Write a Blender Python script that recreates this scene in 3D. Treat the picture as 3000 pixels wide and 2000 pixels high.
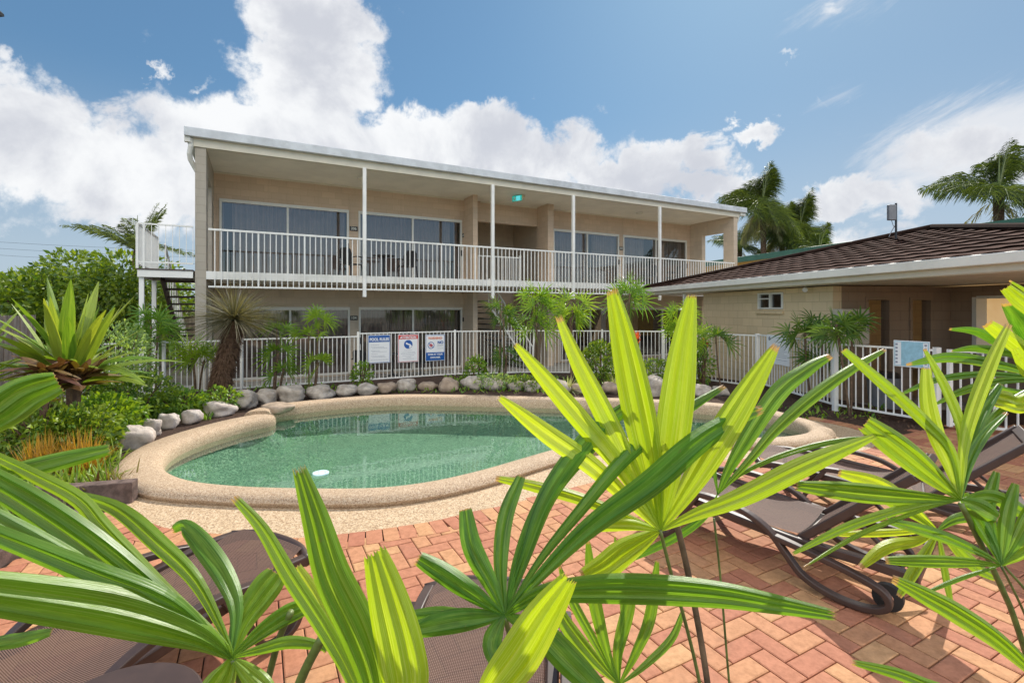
import bpy, math, random
import numpy as np
from mathutils import Vector, Matrix, noise as mnoise
from mathutils.geometry import tessellate_polygon

R = math.radians
for o in list(bpy.data.objects): bpy.data.objects.remove(o)
scene = bpy.context.scene
COL = scene.collection
random.seed(7)
rnd = random.Random(11)

# ------------------------------------------------------------------ camera
CAMZ = 1.75
F = 1427.0            # focal length in pixels of the 3000 px wide photograph
HY = 905.0            # horizon row
cam_d = bpy.data.cameras.new('Camera')
cam = bpy.data.objects.new('Camera', cam_d)
COL.objects.link(cam)
cam.location = (0, 0, CAMZ)
cam.rotation_euler = (R(90), 0, 0)
cam_d.sensor_width = 36
cam_d.lens = F / 3000 * 36
cam_d.shift_y = -(1000 - HY) / 3000
cam_d.clip_start = 0.02
cam_d.clip_end = 2000
scene.camera = cam
scene.render.resolution_x = 1024
scene.render.resolution_y = 682

def P(px, py, Y):
    """point seen at full-photo pixel px,py at distance Y"""
    return Vector(((px - 1500) / F * Y, Y, CAMZ + (HY - py) / F * Y))
def G(px, py, z=0.0):
    """ground point under a pixel"""
    Y = F * (CAMZ - z) / (py - HY)
    return Vector(((px - 1500) / F * Y, Y, z))
VS = 3000 / 2352.0
def PV(vx, vy, Y): return P(vx * VS, vy * VS, Y)

# ------------------------------------------------------------------ light
scene.view_settings.view_transform = 'Standard'
scene.view_settings.look = 'None'
scene.view_settings.gamma = 1
scene.view_settings.exposure = 0.68
SUN = Vector((0.5435, 1.031, 1.0)).normalized()
sun_el = math.asin(SUN.z)
sun_az = math.atan2(SUN.x, SUN.y)
sd = bpy.data.lights.new('Sun', 'SUN')
sd.energy = 3.6; sd.angle = R(0.5); sd.color = (1.0, 0.95, 0.86)
so = bpy.data.objects.new('Sun', sd); COL.objects.link(so)
so.rotation_euler = SUN.to_track_quat('Z', 'Y').to_euler()

def azel(vx, vy):
    t = (vx * VS - 1500) / F; e = (HY - vy * VS) / F
    az = math.atan(t); return az, math.atan(e * math.cos(az))

class NT:
    def __init__(s, tree): s.t = tree; s.n = tree.nodes; s.l = tree.links
    def new(s, typ, **kw):
        nd = s.n.new(typ)
        for k, v in kw.items(): setattr(nd, k, v)
        return nd
    def link(s, a, b): s.l.new(a, b)
    def val(s, sock, v):
        if hasattr(v, 'is_output') or isinstance(v, bpy.types.NodeSocket): s.l.new(v, sock)
        else: sock.default_value = v
    def math(s, op, a, b=None, c=None, clamp=False):
        nd = s.n.new('ShaderNodeMath'); nd.operation = op; nd.use_clamp = clamp
        s.val(nd.inputs[0], a)
        if b is not None: s.val(nd.inputs[1], b)
        if c is not None: s.val(nd.inputs[2], c)
        return nd.outputs[0]
    def mix(s, f, a, b, blend='MIX'):
        nd = s.n.new('ShaderNodeMix'); nd.data_type = 'RGBA'; nd.blend_type = blend
        s.val(nd.inputs[0], f)
        for i, v in ((6, a), (7, b)):
            if isinstance(v, (tuple, list)): nd.inputs[i].default_value = (*v[:3], 1)
            else: s.l.new(v, nd.inputs[i])
        return nd.outputs[2]
    def ramp(s, f, stops, interp='LINEAR'):
        nd = s.n.new('ShaderNodeValToRGB'); cr = nd.color_ramp; cr.interpolation = interp
        while len(cr.elements) < len(stops): cr.elements.new(0.5)
        for e, (p, c) in zip(cr.elements, stops):
            e.position = p; e.color = (*c[:3], 1) if isinstance(c, (tuple, list)) else (c, c, c, 1)
        s.val(nd.inputs[0], f); return nd.outputs[0]
    def noise(s, vec, scale, detail=3, rough=0.5, dist=0.0):
        nd = s.n.new('ShaderNodeTexNoise'); nd.inputs['Scale'].default_value = scale
        nd.inputs['Detail'].default_value = detail; nd.inputs['Roughness'].default_value = rough
        nd.inputs['Distortion'].default_value = dist
        if vec is not None: s.l.new(vec, nd.inputs['Vector'])
        return nd.outputs[0]
    def smooth(s, x, lo, hi):
        nd = s.n.new('ShaderNodeMapRange'); nd.interpolation_type = 'SMOOTHSTEP'
        s.val(nd.inputs[0], x); nd.inputs[1].default_value = lo; nd.inputs[2].default_value = hi
        return nd.outputs[0]

world = bpy.data.worlds.new('World'); scene.world = world
world.use_nodes = True
world.node_tree.nodes.clear()
w = NT(world.node_tree)
wout = w.new('ShaderNodeOutputWorld'); bg = w.new('ShaderNodeBackground')
SKYS = 0.13
bg.inputs[1].default_value = SKYS
sky = w.new('ShaderNodeTexSky', sky_type='NISHITA')
sky.sun_disc = False; sky.sun_elevation = sun_el; sky.sun_rotation = sun_az
sky.altitude = 0; sky.air_density = 1.0; sky.dust_density = 0.6; sky.ozone_density = 1.6
tc = w.new('ShaderNodeTexCoord')
sep = w.new('ShaderNodeSeparateXYZ'); w.link(tc.outputs['Generated'], sep.inputs[0])
az = w.math('ARCTAN2', sep.outputs[0], sep.outputs[1])
el = w.math('ARCSINE', sep.outputs[2])
wz1 = w.noise(tc.outputs['Generated'], 9.0, 6, 0.6); wz2 = w.noise(tc.outputs['Generated'], 11.3, 6, 0.6, 0.4)
az_raw, el_raw = az, el
az = w.math('ADD', az, w.math('MULTIPLY', w.math('SUBTRACT', wz1, 0.5), 0.22))
el = w.math('ADD', el, w.math('MULTIPLY', w.math('SUBTRACT', wz2, 0.5), 0.16))
# cloud banks: (V x, V y, half width, half height, weight), as places in the sky dome
banks = [(700, 40, 175, 110, 1.15), (700, 190, 200, 130, 1.2), (600, 330, 230, 110, 1.1), (760, 330, 200, 110, 1.0),
         (300, 390, 320, 140, 1.2), (60, 320, 220, 170, 1.15), (40, 175, 110, 70, .85), (150, 500, 330, 60, .72), (420, 200, 50, 30, .72),
         (960, 330, 190, 90, 1.15), (1110, 310, 120, 85, 1.2), (1270, 370, 170, 90, 1.1), (1450, 410, 180, 80, 1.0),
         (1590, 355, 95, 50, 1.0), (1720, 308, 75, 30, .95), (1660, 420, 120, 50, .95), (1980, 470, 200, 55, .9), (1430, 210, 1, 1, 0), (2240, 330, 290, 70, .8),
         (1920, 460, 170, 45, .9), (430, 190, 60, 25, .7), (325, 160, 20, 32, .6), (1900, 30, 140, 35, .55),
         (1850, 135, 60, 18, .5), (1930, 250, 120, 22, .55), (2330, 420, 160, 80, .7), (1700, 450, 160, 60, .7),
         (1100, 470, 500, 80, .9), (2000, 540, 200, 50, .7), (1000, 50, 1, 1, 0)]
dens = None
for (vx, vy, rx, ry, wt) in banks:
    if wt == 0: continue
    a0, e0 = azel(vx, vy)
    a1, _ = azel(vx + rx, vy); _, e1 = azel(vx, vy - ry)
    ra = abs(a1 - a0); re = abs(e1 - e0)
    dx = w.math('MULTIPLY', w.math('SUBTRACT', az, a0), 1 / ra)
    dy = w.math('MULTIPLY', w.math('SUBTRACT', el, e0), 1 / re)
    d2 = w.math('ADD', w.math('MULTIPLY', dx, dx), w.math('MULTIPLY', dy, dy))
    b = w.math('MULTIPLY', w.math('EXPONENT', w.math('MULTIPLY', d2, -0.75)), wt)
    dens = b if dens is None else w.math('MAXIMUM', dens, b)
az, el = az_raw, el_raw
# scattered cloud in the half of the sky behind the camera
back = w.math('MULTIPLY', w.smooth(w.math('MULTIPLY', sep.outputs[1], -1), 0.0, 0.5), 0.62)
dens = w.math('MAXIMUM', dens, back)
n1 = w.noise(tc.outputs['Generated'], 7.5, 12, 0.64, 0.1)
n2 = w.noise(tc.outputs['Generated'], 4.6, 8, 0.6, 0.3)
dens = w.math('ADD', dens, w.math('MULTIPLY', w.math('SUBTRACT', n1, 0.5), 1.45))
cover = w.smooth(dens, 0.47, 0.78)
shade = w.smooth(w.math('ADD', w.math('MULTIPLY', n2, 1.0), w.math('MULTIPLY', dens, 0.16)), 0.50, 0.80)
ccol = w.mix(shade, (4.7, 4.75, 4.8), (3.1, 3.2, 3.5))
# thin streaky high cloud on the right
cz = w.new('ShaderNodeCombineXYZ')
w.link(w.math('ADD', w.math('MULTIPLY', az, 2.2), w.math('MULTIPLY', el, 1.5)), cz.inputs[0])
w.link(w.math('SUBTRACT', w.math('MULTIPLY', el, 11.0), w.math('MULTIPLY', az, 4.0)), cz.inputs[1])
cn = w.noise(cz.outputs[0], 1.5, 10, 0.68, 0.5)
ca0, ce0 = azel(2230, 330)
def bump_(a, c, r): q = w.math('MULTIPLY', w.math('SUBTRACT', a, c), 1 / r); return w.math('EXPONENT', w.math('MULTIPLY', w.math('MULTIPLY', q, q), -1.0))
cm1 = w.math('MULTIPLY', bump_(az, ca0, .19), bump_(el, ce0, .085))
ca1, ce1 = azel(1960, 20)
cm2 = w.math('MULTIPLY', w.math('MULTIPLY', bump_(az, ca1, .16), bump_(el, ce1, .05)), .62)
ca2, ce2 = azel(1960, 230)
cm3 = w.math('MULTIPLY', w.math('MULTIPLY', bump_(az, ca2, .11), bump_(el, ce2, .035)), .55)
cirrus = w.smooth(w.math('ADD', w.math('MAXIMUM', w.math('MAXIMUM', cm1, cm2), cm3), w.math('MULTIPLY', w.math('SUBTRACT', cn, .5), 1.5)), 0.42, 1.05)
gm = w.new('ShaderNodeGamma'); w.link(sky.outputs[0], gm.inputs[0]); gm.inputs[1].default_value = 0.50
clear = w.mix(1.0, gm.outputs[0], (0.50, 0.84, 1.14), 'MULTIPLY')
clear = w.mix(w.math('MULTIPLY', w.smooth(az, -0.1, 0.75), 0.5), clear, (1.7, 2.3, 3.05))
hz = w.smooth(el, 0.0, 0.40)
clear = w.mix(hz, w.mix(0.75, clear, (2.7, 3.1, 3.5)), clear)
clear = w.mix(w.math('MULTIPLY', cirrus, 0.92), clear, (3.9, 4.0, 4.2))
front = w.mix(w.math('MULTIPLY', cover, 0.97), clear, ccol)
# high sky and an added, overbright cloud bank behind the viewer as fill light
rear = w.mix(w.math('MULTIPLY', cover, w.smooth(el, 0.28, 0.55)), w.mix(0.35, w.mix(1.0, sky.outputs[0], (1.2, 1.2, 1.2), 'MULTIPLY'), (2.4, 3.2, 4.2)), (24.5, 22.6, 19.6))
final = w.mix(w.smooth(sep.outputs[1], 0.05, 0.50), rear, front)
w.link(final, bg.inputs[0]); w.link(bg.outputs[0], wout.inputs[0])

# ------------------------------------------------------------------ materials
MATS = {}
def new_mat(name):
    m = bpy.data.materials.new(name); m.use_nodes = True
    m.node_tree.nodes.clear(); t = NT(m.node_tree)
    out = t.new('ShaderNodeOutputMaterial')
    return m, t, out
def bsdf(t, out, col, rough=0.6, spec=0.5, metal=0.0, bump=None, bstr=0.3, bdist=0.01):
    p = t.new('ShaderNodeBsdfPrincipled')
    if isinstance(col, (tuple, list)): p.inputs['Base Color'].default_value = (*col[:3], 1)
    else: t.link(col, p.inputs['Base Color'])
    t.val(p.inputs['Roughness'], rough)
    p.inputs['Specular IOR Level'].default_value = spec
    p.inputs['Metallic'].default_value = metal
    if bump is not None:
        b = t.new('ShaderNodeBump'); b.inputs['Strength'].default_value = bstr; b.inputs['Distance'].default_value = bdist
        t.link(bump, b.inputs['Height']); t.link(b.outputs[0], p.inputs['Normal'])
    if out is not None: t.link(p.outputs[0], out.inputs[0])
    return p
def simple(name, col, rough=0.5, spec=0.5, var=0.12, scale=6.0, metal=0.0, bstr=0.0, dirt=None):
    m, t, out = new_mat(name)
    c = t.new('ShaderNodeTexCoord')
    n = t.noise(c.outputs['Object'], scale, 5, 0.6)
    lo = tuple(x * (1 - var) for x in col); hi = tuple(min(1, x * (1 + var)) for x in col)
    cc = t.mix(t.smooth(n, .3, .7), lo, hi)
    if dirt:
        n3 = t.noise(c.outputs['Object'], scale * .35, 6, .7)
        cc = t.mix(t.math('MULTIPLY', t.smooth(n3, .5, .75), .6), cc, dirt)
    rr = t.math('ADD', t.math('MULTIPLY', n, 0.15), rough - 0.07)
    bsdf(t, out, cc, rr, spec, metal, bump=(t.noise(c.outputs['Object'], scale * 12, 3) if bstr else None), bstr=bstr, bdist=.004)
    MATS[name] = m; return m

simple('white_paint', (.82, .80, .75), .38, .5, .04, 3, dirt=(.55, .53, .46))
simple('cream_paint', (.70, .64, .52), .5, .4, .05, 3)
simple('window_frame', (.72, .69, .62), .35, .5, .04, 3)
simple('soffit', (.82, .77, .66), .7, .3, .06, 1.5)
simple('roof_metal', (.60, .62, .64), .45, .5, .12, 2.5, dirt=(.32, .33, .33))
simple('concrete', (.36, .34, .30), .85, .2, .15, 3, bstr=.2)
simple('ground', (.20, .18, .14), .95, .1, .25, .8, bstr=.4)
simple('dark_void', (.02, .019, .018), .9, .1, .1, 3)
simple('stair_tread', (.09, .06, .05), .7, .3, .2, 6)
simple('downpipe', (.66, .64, .58), .45, .5, .06, 3)
simple('chair_black', (.015, .015, .017), .4, .5, .2, 9)
simple('plaque', (.015, .012, .010), .35, .5, .1, 9)
simple('plaque_text', (.75, .72, .62), .5, .3, .02, 9)
simple('yellow_wall', (.62, .42, .13), .75, .3, .08, 2)
simple('yellow_lit', (.70, .55, .28), .8, .3, .08, 2)  # paler yellow, used for the soffit of the yellow building
simple('green_metal', (.04, .13, .085), .4, .5, .15, 3)
simple('antenna_grey', (.18, .18, .19), .45, .5, .1, 7)
simple('sleeper', (.13, .09, .075), .9, .2, .4, 11, bstr=.8)
simple('bark', (.14, .085, .055), .95, .1, .4, 14, bstr=.8)
simple('cane', (.14, .09, .055), .8, .3, .4, 18, bstr=.5)
simple('petiole', (.12, .15, .035), .45, .5, .35, 30)
simple('resin_brown', (.058, .034, .026), .42, .5, .12, 12)
simple('wheel_rubber', (.03, .027, .025), .6, .4, .1, 12)
simple('sign_white', (.80, .80, .80), .3, .5, .02, 5)
simple('sign_blue', (.015, .10, .36), .3, .5, .04, 5)
simple('sign_red', (.62, .05, .045), .3, .5, .04, 5)
simple('sign_orange', (.75, .17, .05), .3, .5, .04, 5)
simple('sign_grey', (.25, .27, .33), .4, .5, .04, 5)
simple('sign_cyan', (.30, .52, .62), .3, .5, .12, 14)
simple('light_shade', (.75, .70, .58), .35, .5, .03, 9)
simple('exit_body', (.70, .66, .45), .4, .5, .03, 9)
simple('meter_box', (.55, .48, .38), .5, .4, .08, 4)
simple('door_brown', (.24, .19, .14), .6, .4, .1, 5)
simple('eave_dark', (.03, .035, .04), .6, .4, .1, 5)
simple('skimmer', (.60, .78, .85), .4, .5, .03, 20)
simple('wire', (.03, .03, .03), .6, .3, .1, 20)

def wall_mat(name, base, joint, bw=0.39, bh=0.19, jm=0.006, jstr=.55):
    m, t, out = new_mat(name)
    c = t.new('ShaderNodeTexCoord'); s = t.new('ShaderNodeSeparateXYZ'); t.link(c.outputs['Object'], s.inputs[0])
    cb = t.new('ShaderNodeCombineXYZ')
    t.link(t.math('ADD', s.outputs[0], s.outputs[1]), cb.inputs[0]); t.link(s.outputs[2], cb.inputs[1])
    b = t.new('ShaderNodeTexBrick'); t.link(cb.outputs[0], b.inputs['Vector'])
    b.inputs['Scale'].default_value = 1; b.inputs['Mortar Size'].default_value = jm; b.inputs['Mortar Smooth'].default_value = .4
    b.inputs['Brick Width'].default_value = bw; b.inputs['Row Height'].default_value = bh
    b.inputs['Color1'].default_value = (*base, 1); b.inputs['Color2'].default_value = (*[x * .88 for x in base], 1)
    b.inputs['Mortar'].default_value = (*joint, 1)
    n = t.noise(c.outputs['Object'], 1.3, 6, .65)
    n2 = t.noise(c.outputs['Object'], 40, 3, .6)
    cc = t.mix(t.math('MULTIPLY', t.smooth(n, .35, .75), .35), b.outputs[0], tuple(x * .80 for x in base))
    mps = t.new('ShaderNodeMapping'); mps.inputs['Scale'].default_value = (5, 5, .45); t.link(c.outputs['Object'], mps.inputs[0])
    cc = t.mix(t.math('MULTIPLY', t.smooth(t.noise(mps.outputs[0], 1.0, 6, .7), .52, .72), .28), cc, tuple(x * .62 for x in base))
    h = t.math('ADD', t.math('MULTIPLY', b.outputs['Fac'], -1), t.math('MULTIPLY', n2, .3))
    bsdf(t, out, cc, .75, .25, bump=h, bstr=jstr, bdist=.006)
    MATS[name] = m
wall_mat('block_wall', (.64, .48, .345), (.50, .37, .26))
wall_mat('block_wall_grey', (.62, .50, .375), (.50, .40, .30))
wall_mat('block_pier', (.44, .39, .32), (.35, .31, .25))
wall_mat('pavilion_wall', (.74, .57, .35), (.50, .37, .22))

def paling_mat():
    m, t, out = new_mat('paling')
    c = t.new('ShaderNodeTexCoord'); mp = t.new('ShaderNodeMapping'); mp.inputs['Scale'].default_value = (9, 9, .7)
    t.link(c.outputs['Object'], mp.inputs[0])
    n = t.noise(mp.outputs[0], 3, 5, .6)
    cc = t.ramp(n, [(.25, (.20, .145, .11)), (.55, (.42, .33, .26)), (.85, (.56, .47, .38))])
    bsdf(t, out, cc, .85, .2, bump=n, bstr=.4); MATS['paling'] = m
paling_mat()

def agg_mat(name, cols, scale=150, bstr=.35):
    m, t, out = new_mat(name)
    c = t.new('ShaderNodeTexCoord')
    v = t.new('ShaderNodeTexVoronoi'); v.inputs['Scale'].default_value = scale; t.link(c.outputs['Object'], v.inputs['Vector'])
    sp = t.new('ShaderNodeSeparateXYZ'); t.link(v.outputs['Color'], sp.inputs[0])
    cc = t.ramp(sp.outputs[0], cols)
    n = t.noise(c.outputs['Object'], 1.1, 6, .65)
    cc = t.mix(t.math('MULTIPLY', t.smooth(n, .45, .8), .35), cc, tuple(x * .5 for x in cols[2][1]))
    bsdf(t, out, cc, .78, .3, bump=v.outputs['Distance'], bstr=bstr, bdist=.003)
    MATS[name] = m
agg_mat('aggregate', [(0, (.22, .13, .07)), (.25, (.40, .27, .155)), (.6, (.50, .355, .215)), (1, (.62, .49, .33))], 105, .5)
agg_mat('coping_agg', [(0, (.20, .12, .07)), (.2, (.37, .25, .15)), (.6, (.47, .335, .215)), (1, (.58, .46, .33))], 140, .5)
agg_mat('pool_pebble', [(0, (.045, .10, .065)), (.35, (.10, .19, .125)), (.7, (.15, .255, .165)), (1, (.27, .37, .25))], 60, .1)

def brick_mat():
    m, t, out = new_mat('paver')
    a = t.new('ShaderNodeAttribute', attribute_name='tint'); c = t.new('ShaderNodeTexCoord')
    cc = t.ramp(a.outputs['Fac'], [(0, (.43, .170, .100)), (.3, (.48, .205, .115)), (.55, (.51, .240, .125)), (.8, (.55, .285, .138)), (1, (.59, .33, .160))])
    n = t.noise(c.outputs['Object'], 25, 6, .7)
    cc = t.mix(t.smooth(n, .3, .75), cc, t.mix(1.0, cc, (.70, .66, .62), 'MULTIPLY'))
    n2 = t.noise(c.outputs['Object'], 1.6, 6, .7)
    cc = t.mix(t.math('MULTIPLY', t.smooth(n2, .52, .75), .30), cc, (.22, .13, .09))
    bsdf(t, out, cc, .8, .25, bump=t.noise(c.outputs['Object'], 160, 4, .6), bstr=.25, bdist=.003); MATS['paver'] = m
brick_mat()
simple('ridge_tile', (.030, .017, .013), .95, .05, .3, 5, bstr=.4)
wall_mat('recess_paint', (.33, .23, .155), (.23, .16, .11))  # pavilion wall colour darkened so that it carries the recess's shade
mm, t, out = new_mat('lamp_lit_wall'); c_ = t.new('ShaderNodeTexCoord'); e = t.new('ShaderNodeEmission'); t.link(t.ramp(t.noise(c_.outputs['Object'], 1.2, 3), [(.3, (.75, .45, .18)), (.7, (1.0, .70, .36))]), e.inputs[0]); e.inputs[1].default_value = .42; t.link(e.outputs[0], out.inputs[0]); MATS['lamp_lit_wall'] = mm  # emission stands in for daylight in the side room; no lamp there
simple('gutter_cream', (.84, .79, .70), .5, .4, .05, 2, dirt=(.60, .56, .48))
simple('mortar', (.10, .065, .045), .95, .1, .3, 20)

def mulch_mat():
    m, t, out = new_mat('mulch')
    c = t.new('ShaderNodeTexCoord'); n = t.noise(c.outputs['Object'], 26, 8, .75, .6); n2 = t.noise(c.outputs['Object'], 3, 4, .6)
    cc = t.ramp(n, [(.3, (.022, .014, .011)), (.52, (.075, .045, .034)), (.72, (.17, .11, .085))])
    cc = t.mix(t.math('MULTIPLY', n2, .4), cc, (.10, .07, .05))
    bsdf(t, out, cc, .95, .1, bump=n, bstr=1.0, bdist=.03); MATS['mulch'] = m
mulch_mat()

def rock_mat(name, lo, hi):
    m, t, out = new_mat(name)
    c = t.new('ShaderNodeTexCoord'); n = t.noise(c.outputs['Object'], 7, 8, .68); n2 = t.noise(c.outputs['Object'], 55, 4, .7)
    cc = t.mix(t.smooth(n, .3, .7), lo, hi)
    cc = t.mix(t.math('MULTIPLY', t.smooth(n2, .5, .8), .45), cc, tuple(x * .45 for x in lo))
    bsdf(t, out, cc, .85, .25, bump=t.math('ADD', n, t.math('MULTIPLY', n2, .35)), bstr=.6, bdist=.03); MATS[name] = m
rock_mat('rock_grey', (.30, .25, .20), (.58, .51, .43))
rock_mat('rock_pale', (.40, .33, .28), (.60, .53, .47))
rock_mat('rock_brown', (.27, .20, .14), (.46, .35, .26))

def tile_mat():
    m, t, out = new_mat('roof_tile')
    c = t.new('ShaderNodeTexCoord'); n = t.noise(c.outputs['Object'], 3.2, 6, .7); n2 = t.noise(c.outputs['Object'], 90, 3, .6)
    cc = t.ramp(n, [(.3, (.040, .020, .014)), (.55, (.072, .037, .027)), (.75, (.105, .060, .046))])
    bsdf(t, out, cc, .95, .06, bump=n2, bstr=.4, bdist=.004); MATS['roof_tile'] = m
tile_mat()

def leaf_mat(name, ramp_cols, trans=.45, rough=.32, young=(.62, .72, .02), vein=.25, gloss=.5):
    m, t, out = new_mat(name)
    uv = t.new('ShaderNodeUVMap'); uv.uv_map = 'UVMap'
    mp = t.new('ShaderNodeMapping'); mp.inputs['Scale'].default_value = (110, 1.2, 1); t.link(uv.outputs[0], mp.inputs[0])
    n = t.noise(mp.outputs[0], 1.0, 4, .6)
    mp2 = t.new('ShaderNodeMapping'); mp2.inputs['Scale'].default_value = (9, 3.0, 1); t.link(uv.outputs[0], mp2.inputs[0])
    nb = t.noise(mp2.outputs[0], 1.0, 3, .6)
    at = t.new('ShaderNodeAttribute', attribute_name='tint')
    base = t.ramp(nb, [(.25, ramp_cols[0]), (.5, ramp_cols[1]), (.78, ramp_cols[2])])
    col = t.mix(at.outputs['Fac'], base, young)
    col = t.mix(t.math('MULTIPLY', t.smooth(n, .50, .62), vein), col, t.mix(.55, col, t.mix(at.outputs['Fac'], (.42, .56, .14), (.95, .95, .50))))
    oc = t.new('ShaderNodeTexCoord'); bl = t.noise(oc.outputs['Object'], 38, 4, .7)
    col = t.mix(t.math('MULTIPLY', t.smooth(bl, .66, .74), .55), col, (.20, .16, .05))
    sp = t.new('ShaderNodeSeparateXYZ'); t.link(uv.outputs[0], sp.inputs[0])
    tip = t.smooth(t.math('ADD', sp.outputs[1], t.math('MULTIPLY', t.math('SUBTRACT', n, .5), .03)), .975, .995)
    col = t.mix(tip, col, (.42, .27, .13))
    b = t.new('ShaderNodeBump'); b.inputs['Strength'].default_value = .25; b.inputs['Distance'].default_value = .002; t.link(n, b.inputs['Height'])
    p = bsdf(t, None, col, t.math('ADD', rough, t.math('MULTIPLY', nb, .12)), gloss); t.link(b.outputs[0], p.inputs['Normal'])
    tr = t.new('ShaderNodeBsdfTranslucent')
    tc2 = t.mix(1.0, col, (1.6, 1.5, .55), 'MULTIPLY'); t.link(tc2, tr.inputs[0])
    mx = t.new('ShaderNodeMixShader'); mx.inputs[0].default_value = trans
    t.link(p.outputs[0], mx.inputs[1]); t.link(tr.outputs[0], mx.inputs[2]); t.link(mx.outputs[0], out.inputs[0])
    MATS[name] = m
leaf_mat('fan_leaf', [(.028, .095, .010), (.06, .19, .016), (.13, .30, .03)], .45, .26, young=(.47, .58, .02), vein=.42)
leaf_mat('leaf_dark', [(.025, .065, .012), (.05, .13, .02), (.09, .20, .03)], .32, .4, vein=.1)
leaf_mat('leaf_bright', [(.04, .12, .015), (.085, .21, .025), (.17, .33, .05)], .38, .36, vein=.15)
leaf_mat('leaf_tree', [(.022, .06, .010), (.045, .11, .015), (.09, .19, .028)], .35, .4, vein=.1)
leaf_mat('leaf_silver', [(.12, .22, .09), (.22, .34, .16), (.36, .46, .27)], .4, .45, vein=.1)
leaf_mat('leaf_orange', [(.22, .11, .02), (.36, .19, .03), (.34, .28, .06)], .45, .45, vein=.1)
leaf_mat('leaf_red', [(.05, .014, .014), (.12, .035, .028), (.16, .12, .04)], .22, .35, vein=.1)
leaf_mat('flower_red', [(.50, .03, .02), (.62, .07, .04), (.60, .14, .08)], .3, .4, vein=.1)
leaf_mat('leaf_dry', [(.05, .055, .028), (.13, .115, .07), (.40, .32, .23)], .3, .5, vein=.2)
leaf_mat('leaf_strap', [(.06, .13, .015), (.13, .26, .025), (.30, .38, .06)], .36, .33, young=(.50, .46, .06), vein=.25)
leaf_mat('leaf_stripe', [(.16, .25, .07), (.45, .46, .24), (.55, .52, .34)], .3, .5, vein=.1)
leaf_mat('palm_far', [(.012, .026, .010), (.024, .048, .016), (.05, .085, .03)], .07, .5, vein=.1)
leaf_mat('palm_dead', [(.14, .11, .09), (.22, .18, .15), (.30, .26, .22)], .2, .7, vein=.1)

def two_sided_fresnel(t, ior):
    ge = t.new('ShaderNodeNewGeometry'); fr = t.new('ShaderNodeFresnel')
    t.link(t.math('ADD', ior, t.math('MULTIPLY', ge.outputs['Backfacing'], 1 / ior - ior)), fr.inputs[0]); return fr
def water_mat():
    m, t, out = new_mat('water')
    c = t.new('ShaderNodeTexCoord')
    n = t.noise(c.outputs['Object'], 3.5, 3, .5); n2 = t.noise(c.outputs['Object'], 14, 2, .5)
    b = t.new('ShaderNodeBump'); b.inputs['Strength'].default_value = .035; b.inputs['Distance'].default_value = .02
    t.link(t.math('ADD', n, t.math('MULTIPLY', n2, .35)), b.inputs['Height'])
    g = t.new('ShaderNodeBsdfGlossy'); g.inputs['Roughness'].default_value = .015; t.link(b.outputs[0], g.inputs['Normal'])
    tr = t.new('ShaderNodeBsdfTransparent'); tr.inputs[0].default_value = (.86, 1.0, .93, 1)
    fr = two_sided_fresnel(t, 1.33); t.link(b.outputs[0], fr.inputs['Normal'])
    mx = t.new('ShaderNodeMixShader'); t.link(t.math('MULTIPLY', fr.outputs[0], 1.35, clamp=True), mx.inputs[0])
    t.link(tr.outputs[0], mx.inputs[1]); t.link(g.outputs[0], mx.inputs[2]); t.link(mx.outputs[0], out.inputs[0])
    MATS['water'] = m
water_mat()
def glass_mat(name, tint, fac):
    m, t, out = new_mat(name)
    g = t.new('ShaderNodeBsdfGlossy'); g.inputs['Roughness'].default_value = .01
    c = t.new('ShaderNodeTexCoord'); b = t.new('ShaderNodeBump'); b.inputs['Strength'].default_value = .04; b.inputs['Distance'].default_value = .02
    t.link(t.noise(c.outputs['Object'], 1.3, 2), b.inputs['Height']); t.link(b.outputs[0], g.inputs['Normal'])
    tr = t.new('ShaderNodeBsdfTransparent'); tr.inputs[0].default_value = (*tint, 1)
    fr = two_sided_fresnel(t, 1.5)
    mx = t.new('ShaderNodeMixShader'); t.link(t.math('ADD', t.math('MULTIPLY', fr.outputs[0], 1.5), fac, clamp=True), mx.inputs[0])
    t.link(tr.outputs[0], mx.inputs[1]); t.link(g.outputs[0], mx.inputs[2]); t.link(mx.outputs[0], out.inputs[0])
    MATS[name] = m
glass_mat('glass', (.66, .64, .63), .06)
glass_mat('glass_dark', (.30, .32, .32), .08)
simple('curtain', (.34, .28, .25), .9, .1, .12, 3)

def mesh_fabric():
    m, t, out = new_mat('sling_mesh')
    uv = t.new('ShaderNodeUVMap'); uv.uv_map = 'UVMap'
    w1 = t.new('ShaderNodeTexWave'); w1.inputs['Scale'].default_value = 13; w1.bands_direction = 'X'; t.link(uv.outputs[0], w1.inputs[0])
    w2 = t.new('ShaderNodeTexWave'); w2.inputs['Scale'].default_value = 13; w2.bands_direction = 'Y'; t.link(uv.outputs[0], w2.inputs[0])
    f = t.math('MULTIPLY', w1.outputs['Fac'], w2.outputs['Fac'])
    cc = t.mix(t.smooth(f, .05, .6), (.045, .026, .020), (.25, .155, .120))
    p = bsdf(t, None, cc, .7, .2, bump=f, bstr=.4, bdist=.002)
    tr = t.new('ShaderNodeBsdfTransparent')
    mx = t.new('ShaderNodeMixShader'); t.link(t.math('SUBTRACT', 1.0, t.math('MULTIPLY', t.math('SUBTRACT', 1.0, t.smooth(f, .0, .06)), .25)), mx.inputs[0])
    t.link(tr.outputs[0], mx.inputs[1]); t.link(p.outputs[0], mx.inputs[2]); t.link(mx.outputs[0], out.inputs[0])
    MATS['sling_mesh'] = m
mesh_fabric()

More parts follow.
